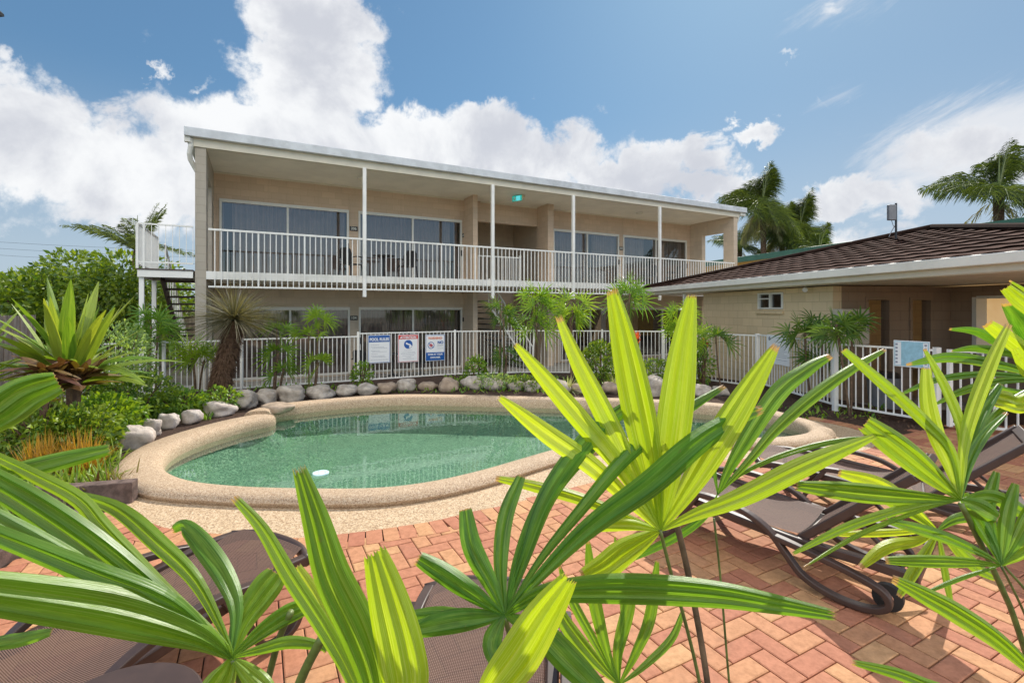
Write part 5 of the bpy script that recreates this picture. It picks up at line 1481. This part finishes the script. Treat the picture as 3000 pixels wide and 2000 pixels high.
pj = fpalm('lady palm with white glinting narrow blades entering from the upper right edge', 1.9, 1.5)
fan(pj, (2420, 872), 1.15, [
    S([(2306, 842), (2186, 822), (2080, 838)], 24, 1.15, .08, b=.2, roll=.4), S([(2330, 810), (2246, 764), (2179, 756)], 22, 1.2, .04, b=.2, roll=.5),
    S([(2276, 860), (2156, 872), (2065, 907)], 15, 1.1, .06, b=.3, roll=.4), S([(2306, 875), (2216, 897), (2149, 928)], 17, 1.08, .1, b=.3, roll=.3),
    S([(2340, 818), (2246, 801), (2185, 806)], 20, 1.18, .08, b=.2, roll=.3), S([(2350, 806), (2306, 771), (2266, 742)], 34, 1.1, .80, b=.6, r=2),
    S([(2352, 925), (2306, 918), (2250, 902)], 42, 1.05, .72, b=.55, r=3), S([(2370, 790), (2336, 735), (2308, 696)], 36, 1.1, .02, b=.4, roll=.4),
    S([(2360, 900), (2290, 950), (2250, 1020)], 18, 1.1, .08, b=.3), S([(2370, 900), (2320, 900), (2260, 880)], 18, 1.15, .1, b=.3)], label='fan leaf with glossy white highlights')
fan(pj, (2440, 760), 1.05, [S([(2352, 697), (2309, 660)], 34, 1.05, .62, b=.6, r=3), S([(2370, 680), (2318, 644)], 9, 1.05, .4),
    S([(2380, 860), (2330, 800)], 30, 1.0, .65, b=.5, r=2)], label='yellow green blades at the upper right edge')
stem(pj, [(2420, 872), (2470, 1100), (2500, 1400)], 12, 1.15, 1.2)

#SPLIT_MID
# ------------------------------------------------------------------ planting round the pool
def small_fan(mb, c, up, size, rr, blades=9, w=.032, tint=.1, spread=3.0):
    size *= 1.2; w *= .95
    """little fan leaf: blades in a plane through direction up"""
    up = up.normalized(); side = up.cross(Vector((rr.uniform(-1, 1), rr.uniform(-1, 1), rr.uniform(-.2, .2))))
    if side.length < .1: side = Vector((1, 0, 0))
    side.normalize(); nrm = side.cross(up).normalized()
    for k in range(blades):
        a = (k / (blades - 1) - .5) * spread; L_ = size * (1 - .25 * abs(a) / (spread / 2)) * rr.uniform(.85, 1.1)
        d = (up * math.cos(a) + side * math.sin(a)).normalized(); sv = d.cross(nrm).normalized()
        path = []
        for i in range(4):
            f = i / 3; p = c + d * L_ * f; p.z -= L_ * .28 * f * f; path.append(p)
        mb.strip(path, [w * .35, w, w * .85, w * .12], sv, tint + rr.uniform(-.08, .12), fold=.35)
def cane_palm(base, heights, label, spread=.35, fans=11, size=.32, group='small fan palms round the pool', seed=1, blade_w=.03, mat='leaf_dark', tint=.05, lean=None):
    rr = random.Random(seed); t = thing('rhapis_palm', label, 'palm', base, 0, group)
    for ci, h in enumerate(heights):
        a = rr.uniform(0, 6.28); off = Vector((math.cos(a), math.sin(a), 0)) * spread * rr.uniform(.1, .5)
        ln_ = lean[ci] if lean else Vector((rr.uniform(-.15, .15), rr.uniform(-.1, .1), 0))
        top = off + Vector(ln_) + Vector((0, 0, h)); mid = off.lerp(top, .5) + Vector((rr.uniform(-.03, .03), 0, 0))
        mb = MB(); mb.tube(catmull([off * .6 - Vector((0, 0, .35)), mid, top], 4), .016 + .006 * rr.random(), 7); mb.build('cane', 'cane', t, smooth=True)
        mb = MB(); st = MB()
        for k in range(fans):
            az_ = k * 2.4 + rr.uniform(-.3, .3); e = rr.uniform(-.15, 1.1); rl = size * rr.uniform(.5, .9)
            d = Vector((math.cos(az_) * math.cos(e), math.sin(az_) * math.cos(e), math.sin(e)))
            c0 = top - Vector((0, 0, rr.uniform(0, .22))); c = c0 + d * rl
            st.tube([c0, c0.lerp(c, .5) + Vector((0, 0, .03)), c], .004, 4)
            small_fan(mb, c, d + Vector((0, 0, .15)), size * rr.uniform(.8, 1.15), rr, w=blade_w, tint=tint)
        mb.build('crown', mat, t); st.build('petioles', 'petiole', t)
    return t
def gp(px, Y): return Vector(((px - 1500) / F * Y, Y, 0))
def topz(py, Y): return CAMZ + (HY - py) / F * Y
cane_palm(gp(1575, 11.4), [topz(880, 11.4), topz(905, 11.4), topz(945, 11.4)], 'tall twin trunked fan palm left of the bright leaf, its crown against the balcony', size=.36, fans=12, seed=3, spread=.3, tint=.12, mat='leaf_bright')
cane_palm(gp(1680, 11.2), [topz(900, 11.2), topz(925, 11.2)], 'fan palm with drooping pale crown right of the twin trunked palm', size=.36, fans=11, seed=4, mat='leaf_bright', tint=.2)
cane_palm(gp(1470, 11.6), [topz(910, 11.6), topz(935, 11.6), topz(1040, 11.6)], 'dark fan palm in front of the stairwell, left of the twin trunked palm', size=.30, fans=10, seed=5)
cane_palm(gp(1835, 11.8), [topz(860, 11.8), topz(885, 11.8)], 'fan palm rising in front of the pavilion gutter tip behind the tall bright blade', size=.40, fans=12, seed=6, mat='leaf_bright')
cane_palm(gp(1990, 11.2), [topz(910, 11.2), topz(960, 11.2), topz(990, 11.2)], 'dense fan palm between the two tallest bright blades', size=.34, fans=12, seed=7, mat='leaf_bright', tint=.15)
cane_palm(gp(2120, 10.8), [topz(985, 10.8)], 'small fan palm at the corner post of the pavilion fence', size=.32, fans=9, seed=8)
cane_palm(gp(2392, 9.0), [topz(968, 9.0), topz(962, 9.0), topz(1045, 9.0)], 'fan palm in front of the pavilion wall beside the white notice', size=.32, fans=13, seed=9, lean=[(-.12, 0, 0), (.10, 0, 0), (-.02, 0, 0)])
cane_palm(gp(2500, 8.1), [topz(960, 8.1), topz(950, 8.1)], 'fan palm with reddish trunks in front of the dark pavilion recess', size=.30, fans=13, seed=10, lean=[(.04, 0, 0), (-.25, 0, 0)])
cane_palm(gp(460, 9.6), [topz(950, 9.6), topz(985, 9.6)], 'small fan palm beside the white landing post on the left', size=.34, fans=12, seed=12, mat='leaf_bright')
cane_palm(gp(570, 9.0), [topz(1060, 9.0), topz(1030, 9.0)], 'bushy fan palm low beside the shaggy trunk', size=.36, fans=12, seed=13, mat='leaf_bright', tint=.25)
cane_palm(gp(905, 10.1), [topz(935, 10.1), topz(975, 10.1), topz(1060, 10.1)], 'slim fan palm in front of the ground floor glass doors, nearer the signs', size=.28, fans=8, seed=14, mat='leaf_bright', tint=.2)
cane_palm(gp(800, 9.9), [topz(955, 9.9), topz(1030, 9.9), topz(1080, 9.9)], 'slim fan palm in front of the ground floor glass doors, nearer the shaggy trunk', size=.28, fans=8, seed=15, mat='leaf_bright', tint=.1)

# shaggy trunk grass tree
bs = gp(660, 8.9); ct = P(690, 940, 8.9)
gtree = thing('grass_tree', 'shaggy brown trunk with a spiky grey green crown left of the pool doors', 'grass tree', bs)
mb = MB(); th_ = ct.z; rr = random.Random(5)
path = [Vector((-.15, 0, -.05)), Vector((-.06, 0, th_ * .35)), Vector((.08, 0, th_ * .7)), Vector((.17, 0, th_))]
path = catmull(path, 5); mb.tube(path, [.82 * q for q in [.24, .24, .235, .23, .22, .21, .20, .195, .19, .185, .18, .175, .17, .165, .16, .16][:len(path)]], 14)
for k in range(3800):
    f = rr.random(); p = path[0].lerp(path[-1], f) if False else path[min(len(path) - 1, int(f * (len(path) - 1)))]
    a = rr.uniform(0, 6.28); d = Vector((math.cos(a), math.sin(a), 0)); q = p + d * (.24 - .07 * f) * .78 + Vector((0, 0, rr.uniform(-.03, .05)))
    e = q + d * rr.uniform(.03, .13) + Vector((0, 0, -rr.uniform(.03, .16)))
    s_ = Vector((-d.y, d.x, 0)) * .010; mb.add([q - s_, q + s_, e], [(0, 1, 2)])
mb.build('trunk', 'bark', gtree)
mb = MB(); top = path[-1]
for k in range(760):
    a = rr.uniform(0, 6.28); e = math.asin(rr.uniform(-.35, .95)); L_ = rr.uniform(.6, .92) if rr.random() < .9 else rr.uniform(.95, 1.2)
    d = Vector((math.cos(a) * math.cos(e), math.sin(a) * math.cos(e), math.sin(e))); sv = d.cross(Vector((rr.uniform(-1, 1), rr.uniform(-1, 1), 1))).normalized()
    pth = []
    for i in range(4):
        f = i / 3; p = top + Vector((0, 0, .02)) + d * L_ * f; p.z -= .22 * L_ * f * f; pth.append(p)
    mb.strip(pth, [.010, .010, .008, .003], sv, 0, .2)
mb.build('crown', 'leaf_dry', gtree)

# strap-leaved plants
def strap_plant(base, n_, length, width, label, mat='leaf_strap', droop=.5, emin=.2, emax=1.5, tint=(0, .3), name='strap_leaf_plant', cat='plant', seed=1, stemh=0, group=None, jitter=.03):
    rr = random.Random(seed); t = thing(name, label, cat, base, 0, group); mb = MB()
    for k in range(n_):
        a = k * 2.399 + rr.uniform(-.3, .3); e = rr.uniform(emin, emax); L_ = length * rr.uniform(.65, 1.1); w_ = width * rr.uniform(.7, 1.15)
        h = Vector((math.cos(a), math.sin(a), 0)); d = h * math.cos(e) + Vector((0, 0, math.sin(e))); sv = Vector((-h.y, h.x, 0))
        sv = (sv + d.cross(sv) * rr.uniform(-.4, .4)).normalized(); pth = []
        o = Vector((rr.uniform(-jitter, jitter), rr.uniform(-jitter, jitter), stemh * rr.uniform(.8, 1)))
        for i in range(7):
            f = i / 6; p = o + d * L_ * f; p.z -= droop * L_ * f * f * math.cos(e); pth.append(p)
        mb.strip(pth, [w_ * q for q in (.35, .75, 1, 1, .85, .55, .08)], sv, rr.uniform(*tint), .3)
    mb.build('leaves', mat, t)
    if stemh: m2 = MB(); m2.tube([(0, 0, -.1), (0, 0, stemh)], .04, 8); m2.build('stem', 'bark', t)
    return t
# big broad leaved plant at left : V(0..280, 600..860)
b0 = gp(205, 6.3)
strap_plant((b0.x, b0.y, 0), 56, 1.45, .155, 'large broad leaved green plant with upright leaves at the left, before the tree', mat='leaf_strap', emin=.35, emax=1.45, droop=.45, seed=21, stemh=.92, tint=(0, .45), jitter=.08)
b1 = gp(-130, 5.8)
strap_plant((b1.x, b1.y, 0), 30, 1.3, .135, 'broad leaved green plant at the very left edge of the picture', mat='leaf_strap', emin=.5, emax=1.35, droop=.35, seed=22, stemh=.9, tint=(0, .35), jitter=.1)
b2 = gp(225, 5.9)
strap_plant((b2.x, b2.y, 0), 34, .52, .14, 'dark red bromeliad rosette on a short stem in front of the broad leaved plant', mat='leaf_red', emin=-.1, emax=1.0, droop=.35, seed=23, stemh=topz(1085, 5.9), tint=(0, .12), name='bromeliad', cat='bromeliad')
b3 = gp(130, 5.5)
strap_plant((b3.x, b3.y, 0), 26, .42, .12, 'dark red bromeliad rosette left of the taller one', mat='leaf_red', emin=-.1, emax=.9, droop=.35, seed=24, stemh=topz(1075, 5.5), tint=(0, .1), name='bromeliad', cat='bromeliad')
for k, (px, Y, hh, sd_) in enumerate(((125, 5.0, .50, 31), (235, 5.1, .52, 32))):
    b = gp(px, Y); lb = ['tuft of orange grass nearer the left edge', 'tuft of orange grass nearer the boulders'][k]
    strap_plant((b.x, b.y, 0), 260, hh, .010, lb, mat='leaf_orange', emin=.8, emax=1.55, droop=.4, seed=sd_, tint=(0, .04), name='ornamental_grass', cat='grass tuft', jitter=.12)
mids = [((215, 5.5), 40, .55, .05, 'leaf_red', 'brown and green strap clump around the foot of the bromeliad stems'), ((150, 6.2), 40, .75, .05, 'leaf_strap', 'mid green strap clump below the broad leaved plant'), ((265, 6.2), 30, .6, .05, 'leaf_bright', 'glossy green strap clump right of the bromeliad stems'), ((300, 5.4), 30, .45, .035, 'leaf_strap', 'low strap leaved plant beside the lowest sunlit boulder'),
        ((285, 4.75), 60, .40, .016, 'leaf_strap', 'fine leaved green clump behind the timber sleeper'),
        ((360, 6.9), 30, .42, .035, 'leaf_bright', 'bright green strap clump behind the sunlit boulders'),
        ((440, 7.7), 30, .42, .03, 'leaf_bright', 'bright green strap clump left of the shaggy trunk, nearest it'),
        ((170, 4.6), 44, .42, .02, 'leaf_strap', 'green clump in the left bed under the orange grass'),
        ((95, 5.3), 26, .42, .06, 'leaf_bright', 'pale leaved clump at the left edge below the bromeliads'),
        ((40, 4.3), 50, .45, .02, 'leaf_dark', 'dark clump at the left edge under the near leaf blades'),
        ((225, 4.3), 40, .32, .02, 'leaf_dry', 'dry brownish clump hanging over the timber sleeper'),
        ((325, 4.72), 50, .34, .014, 'leaf_red', 'reddish fine leaved clump at the end of the timber sleeper')]
for k, ((px, Y), n_, L_, w_, m_, lb) in enumerate(mids):
    b = gp(px, Y); strap_plant((b.x, b.y, 0), n_, L_, w_, lb, mat=m_, emin=.35, emax=1.45, droop=.5, seed=40 + k, tint=(0, .3), jitter=.14)
for k, (px, Y) in enumerate(((1665, 10.2), (1800, 10.3))):
    b = gp(px, Y); strap_plant((b.x, b.y, 0), 90, .48, .016, ['striped cream grass clump behind the pool, left one of two', 'striped cream grass clump behind the pool, right one of two'][k], mat='leaf_stripe', emin=.25, emax=1.4, droop=.6, seed=60 + k, name='striped_grass', cat='grass tuft', tint=(0, .1))
for k, (px, Y, z, lb) in enumerate(((1865, 11.7, 1.05, 'red flowering bromeliad seen between the bright blades'), (2062, 11.2, .95, 'small red flower beside the tallest bright blade at the fence'))):
    b = gp(px, Y); strap_plant((b.x, b.y, 0), 12, .28, .05, lb, mat='flower_red', emin=.7, emax=1.5, droop=.1, seed=70 + k, stemh=z, tint=(0, .05), name='red_flower', cat='flower')

# leafy shrubs made of many leaf faces
def shrub(base, rx, ry, h, n_, leaf, label, mat, name='shrub', cat='shrub', seed=1, group=None, z0=.02, upb=.3, stems=5, hang=0):
    rr = random.Random(seed); t = thing(name, label, cat, base, 0, group); mb = MB()
    off = Vector((seed * 5.1, seed * 2.3, 0))
    tips = []
    for k in range(n_):
        while True:
            p = Vector((rr.uniform(-1, 1), rr.uniform(-1, 1), rr.uniform(-1, 1)))
            if p.length < 1 and (p.length > .45 or rr.random() < .25) and mnoise.noise(p * 1.9 + off) > -.22: break
        p.z = (p.z + 1) / 2; q = Vector((p.x * rx, p.y * ry, z0 + p.z * h))
        d = Vector((p.x, p.y, (p.z - .4) * 1.2 + rr.uniform(-.5, .7) * upb)).normalized() + Vector((rr.uniform(-.6, .6), rr.uniform(-.6, .6), rr.uniform(-.5, .6)))
        d.normalize(); s_ = d.cross(Vector((rr.uniform(-1, 1), rr.uniform(-1, 1), rr.uniform(0, 1)))).normalized(); L_ = leaf * rr.uniform(.6, 1.3)
        a = q; m_ = q + d * L_ * .5 + Vector((0, 0, .02)); e = q + d * L_ + Vector((0, 0, -.15 * L_)); w_ = L_ * .2
        mb.add([a, m_ - s_ * w_, e, m_ + s_ * w_], [(0, 1, 2, 3)], [(.5, 0), (0, .5), (.5, .95), (1, .5)], rr.uniform(0, .35))
    mb.build('foliage', mat, t); st = MB()
    for k in range(stems):
        a = rr.uniform(0, 6.28); st.tube([(math.cos(a) * rx * .1, math.sin(a) * ry * .1, -.05), (math.cos(a) * rx * .3, math.sin(a) * ry * .3, h * .5), (math.cos(a) * rx * .6, math.sin(a) * ry * .6, h * .85)], [.02, .012, .005], 5)
    st.build('stems', 'bark', t); return t
sh = [((330, 8.2), .62, .5, 1.55, 2600, .09, 'tall feathery silvery green shrub beside the white landing post', 'leaf_silver'),
      ((400, 7.6), .60, .45, .72, 1500, .09, 'dark dense shrub behind the sunlit boulders', 'leaf_dark'),
      ((300, 6.6), .55, .4, .55, 1100, .10, 'bright leafy shrub under the silvery one', 'leaf_bright'),
      ((520, 8.0), .50, .4, .40, 900, .09, 'low leafy shrub between the boulders and the shaggy trunk', 'leaf_bright'),
      ((650, 8.3), .30, .25, .40, 500, .08, 'small leafy plant at the foot of the shaggy trunk', 'leaf_bright'),
      ((1395, 11.3), .24, .22, .62, 420, .11, 'small yellow green leafy plant by the fence right of the warning sign', 'leaf_bright'),
      ((1060, 10.8), .22, .2, .55, 350, .09, 'tiny leafy plant by the fence post left of the pool rules sign', 'leaf_bright'),
      ((1450, 10.6), .5, .25, .30, 600, .09, 'low grey green shrub behind the middle boulders', 'leaf_silver'),
      ((1545, 10.5), .4, .25, .30, 500, .08, 'low green shrub between the stair foot and the striped grass', 'leaf_dark'),
      ((1760, 11.6), .45, .3, .95, 1000, .12, 'dark leafy shrub behind the second bright blade', 'leaf_dark'),
      ((1930, 10.7), .60, .4, .62, 1200, .09, 'green leafy shrub above the big dark boulder', 'leaf_dark'),
      ((120, 5.5), .55, .35, .62, 1300, .10, 'dark green shrub hiding the stems of the left bromeliad', 'leaf_dark'),
      ((235, 5.6), .42, .3, .60, 1100, .10, 'mixed green shrub around the stem of the taller bromeliad', 'leaf_tree'),
      ((180, 7.4), .8, .5, .75, 1600, .10, 'dark mixed shrub along the paling fence at left', 'leaf_dark'),
      ((30, 6.6), .7, .5, .6, 1100, .10, 'reddish green shrub at the left edge by the paling fence', 'leaf_red'),
      ((2055, 11.3), .28, .25, .95, 500, .10, 'green leafy plant with white flowers at the corner of the pavilion fence', 'leaf_bright')]
for k, ((px, Y), rx, ry, h, n_, lf, lb, m_) in enumerate(sh): shrub(gp(px, Y), rx, ry, h, n_, lf, lb, m_, seed=k + 3)
# ground cover: scattered small leaves in the beds
mb = MB(); rr = random.Random(77)
def patch(px0, px1, Y0, Y1, n_):
    for k in range(n_):
        Y = rr.uniform(Y0, Y1); px = rr.uniform(px0, px1); q = gp(px, Y); q.z = .01
        d = Vector((rr.uniform(-1, 1), rr.uniform(-1, 1), rr.uniform(.2, 1.6))).normalized(); L_ = rr.uniform(.05, .14); s_ = d.cross(Vector((0, 0, 1))).normalized() * L_ * .18
        mb.add([q, q + d * L_ * .5 - s_, q + d * L_, q + d * L_ * .5 + s_], [(0, 1, 2, 3)], [(.5, 0), (0, .5), (.5, .9), (1, .5)], rr.uniform(0, .3))
patch(60, 330, 4.8, 7.5, 2400); patch(330, 620, 7.6, 9.2, 1400); patch(1300, 2050, 10.0, 12.6, 1500); patch(720, 1300, 10.0, 11.0, 350); patch(2200, 2600, 7.6, 8.6, 160)
o = mb.build('ground_cover', 'leaf_bright'); tag(o, 'low green ground cover scattered over the mulch beds', 'ground cover', kind='stuff')
mb = MB()
for k in range(2600):
    Y = rr.uniform(4.2, 11.6); q = None
    px = rr.choice([rr.uniform(20, 360), rr.uniform(650, 2100) if Y > 9.6 else rr.uniform(0, 300), rr.uniform(2330, 2750)]); q = gp(px, Y); q.z = .008
    if px > 2300 and not (6.9 < Y < 9.5 and 5.2 < q.x < 6.3): continue
    a = rr.uniform(0, 3.14); d = Vector((math.cos(a), math.sin(a), rr.uniform(-.1, .3))) * rr.uniform(.015, .05); s_ = Vector((-d.y, d.x, .01)) * .3
    mb.add([q - d - s_, q + d - s_, q + d + s_, q - d + s_], [(0, 1, 2, 3)])
o = mb.build('mulch_chips', 'bark'); tag(o, 'brown bark chips lying on the garden beds', 'mulch', kind='stuff')

#SPLIT_TREES
# ------------------------------------------------------------------ trees behind
def tree(base, h, rx, label, n_=9000, leaf=.22, mat='leaf_tree', seed=1, trunk=.2, z_lo=.25):
    rr = random.Random(seed); t = thing('garden_tree', label, 'tree', base); mb = MB(); off = Vector((seed * 9.1, 3, 1))
    lobes = []
    for k in range(26):
        a = rr.uniform(0, 6.28); r_ = rr.random() ** .5 * rx * .75; z = h * rr.uniform(z_lo, .88); lobes.append((Vector((math.cos(a) * r_, math.sin(a) * r_ * .8, z)), rx * rr.uniform(.22, .40)))
    for k in range(n_):
        c, r_ = rr.choice(lobes); d = Vector((rr.gauss(0, 1), rr.gauss(0, 1), rr.gauss(0, 1))).normalized(); q = c + d * r_ * (rr.random() ** .35); q.z = max(q.z, .1)
        if q.z > h: q.z = h - rr.random() * .2
        dd = (d + Vector((rr.uniform(-.7, .7), rr.uniform(-.7, .7), rr.uniform(-.9, .4)))).normalized(); s_ = dd.cross(Vector((rr.uniform(-1, 1), rr.uniform(-1, 1), rr.uniform(-1, 1)))).normalized(); L_ = leaf * rr.uniform(.6, 1.25); w_ = L_ * .24
        mb.add([q, q + dd * L_ * .5 - s_ * w_, q + dd * L_, q + dd * L_ * .5 + s_ * w_], [(0, 1, 2, 3)], [(.5, 0), (0, .5), (.5, .95), (1, .5)], rr.uniform(0, .3))
    mb.build('crown', mat, t); tb = MB(); tb.tube([(0, 0, -.4), (.05, 0, h * .25), (0, .1, h * .5)], [trunk, trunk * .8, trunk * .5], 10)
    for c, r_ in lobes[:9]: tb.tube([(0, .05, h * .28), c * .5 + Vector((0, 0, h * .15)), c], [trunk * .4, trunk * .22, .02], 6)
    tb.build('trunk', 'bark', t); return t
tree(gp(300, 17) + Vector((0, 0, -.3)), 3.95, 3.3, 'broad leafy green tree behind the left landing, its crown below the rail', n_=11000, leaf=.20, seed=2)
tree(gp(60, 16) + Vector((0, 0, -.3)), 3.2, 2.6, 'leafy green tree at the far left behind the paling fence', n_=7000, leaf=.20, seed=4)
tree(gp(530, 21) + Vector((0, 0, -.3)), 3.3, 2.8, 'yellow green tree seen through the open stair treads', n_=6000, leaf=.20, seed=5)
tree(gp(-260, 15) + Vector((0, 0, -.3)), 3.0, 2.6, 'leafy tree just outside the left edge of the picture', n_=3500, leaf=.20, seed=6)

def frond(mb, rb, base, d, L_, rr, leaflet=.45, droop=.9, n_=26, w_=.035, hang=.7, roll=0):
    d = d.normalized(); pts = []
    for i in range(n_ + 1):
        f = i / n_; p = base + d * L_ * f; p.z -= droop * L_ * .5 * f ** 2.1; pts.append(p)
    rb.tube(pts[::3] if len(pts) > 6 else pts, [.03 * (1 - i / (len(pts[::3]))) + .006 for i in range(len(pts[::3]))], 5)
    for i in range(3, n_ + 1):
        f = i / n_; t_ = (pts[i] - pts[i - 1]).normalized(); sd_ = t_.cross(Vector((0, 0, 1))); 
        if sd_.length < .05: sd_ = Vector((1, 0, 0))
        sd_.normalize(); ll = leaflet * (math.sin(math.pi * min(1, f * .92 + .06)) ** .6) * rr.uniform(.85, 1.15)
        for sgn in (-1, 1):
            for q_ in range(2):
                dd = (t_ * rr.uniform(.35, .7) + sd_ * sgn * rr.uniform(.6, 1.0) + Vector((0, 0, rr.uniform(-hang, .55)))).normalized()
                a = pts[i] - t_ * L_ / n_ * .5 * q_; e = a + dd * ll; e.z -= hang * ll * .45; m_ = a + dd * ll * .5; m_.z -= hang * ll * .08
                s_ = dd.cross(t_).normalized() * w_ * .5 if dd.cross(t_).length > .01 else Vector((0, 0, w_ * .5))
                s_ = (s_ * .6 + t_ * w_ * .15)
                mb.add([a, m_ - s_, e, m_ + s_], [(0, 1, 2, 3)], [(.5, 0), (0, .5), (.5, .95), (1, .5)], rr.uniform(0, .3))
def feather_palm(base, h, L_, label, nf=22, seed=1, trunk=.2, leaflet=.5, droop=1.0, emin=-.3, emax=1.3, dead=8, azs=None, hang=.7, w_=.04, spear=True):
    rr = random.Random(seed); t = thing('feather_palm', label, 'palm tree', base, 0, None)
    tb = MB(); tb.tube([(0, 0, -.4), (.05, 0, h * .5), (0, 0, h)], [trunk * 1.2, trunk, trunk * 1.15], 12); tb.build('trunk', 'bark', t)
    mb = MB(); rb = MB(); top = Vector((0, 0, h))
    for k in range(nf):
        az_ = azs[k] if azs and k < len(azs) else k * 2.399 + rr.uniform(-.2, .2); e = emin + (emax - emin) * (((k * .618) % 1)); d = Vector((math.cos(az_) * math.cos(e), math.sin(az_) * math.cos(e), math.sin(e)))
        frond(mb, rb, top, d, L_ * rr.uniform(.85, 1.1), rr, leaflet, droop * max(.35, 1.15 - .6 * max(0, e)), hang=hang, w_=w_)
    mb.build('crown', 'palm_far', t)
    if spear: rb.tube([top, top + Vector((.05, 0, L_ * .55))], [.05, .01], 6)
    rb.build('frond_ribs', 'petiole', t)
    if dead:
        mb = MB(); rb = MB()
        for k in range(dead):
            az_ = rr.uniform(0, 6.28); e = rr.uniform(-1.1, -.5); d = Vector((math.cos(az_) * math.cos(e), math.sin(az_) * math.cos(e), math.sin(e)))
            frond(mb, rb, top - Vector((0, 0, .2)), d, L_ * .75, rr, leaflet * .8, .7, n_=20, hang=1.0, w_=w_)
        mb.v += rb.v[:0]; mb.build('dead_fronds', 'palm_dead', t)
    return t
def at(px, Y): q = gp(px, Y); q.z = -.3; return q
feather_palm(at(2235, 34), topz(590, 34) + .3, 3.0, 'tall dark palm tree behind the right end of the motel, highest of the cluster', nf=64, seed=3, trunk=.17, leaflet=1.15, droop=.7, emin=-.9, emax=1.45, dead=26, w_=.055, hang=.8)
feather_palm(at(2345, 35), topz(660, 35) + .3, 2.9, 'bushy palm tree to the right of the tall dark one', nf=60, seed=4, trunk=.15, leaflet=1.05, droop=.7, emin=-.9, emax=1.4, dead=18, w_=.055, hang=.8)
feather_palm(at(2165, 38), topz(720, 38) + .3, 2.5, 'smaller palm seen through the opening at the right end of the veranda', nf=22, seed=5, trunk=.2, leaflet=.7, droop=.8, dead=3, w_=.05)
feather_palm(at(2290, 37), topz(670, 37) + .3, 2.8, 'shaggy palm filling the gap between the tall dark palm and the bushy one', nf=46, seed=21, trunk=.17, leaflet=.95, droop=.7, emin=-.9, emax=1.3, dead=24, w_=.055, hang=.7)
feather_palm(at(2400, 38), topz(715, 38) + .3, 2.4, 'low drooping palm just above the pavilion roof, right of the cluster', nf=36, seed=22, trunk=.15, leaflet=.85, droop=.8, emin=-.6, emax=1.3, dead=14, w_=.05, hang=.8)
feather_palm(at(2925, 19), topz(560, 19) + .3, 2.75, 'palm with long arching fronds against the sky at the right edge', nf=34, seed=8, trunk=.15, leaflet=.62, droop=1.0, emin=-.5, emax=1.35, dead=4, w_=.055, hang=1.0)
feather_palm(at(3060, 20), topz(505, 20) + .3, 2.6, 'palm crown cut off by the right edge of the picture', nf=26, seed=9, trunk=.15, leaflet=.55, droop=.95, dead=3, w_=.06, hang=.8)
feather_palm(at(400, 24), topz(735, 24) + .3, 3.2, 'young palm with a tall spear leaf behind the left landing', nf=20, seed=12, trunk=.16, leaflet=.50, droop=.75, emin=.25, emax=1.3, dead=0, w_=.06, hang=.5)
feather_palm(at(2400, 30), topz(735, 30) + .3, 2.0, 'low palm with a greyish skirt over the yellow building roof', nf=16, seed=15, trunk=.2, leaflet=.6, droop=.9, dead=14, w_=.07)
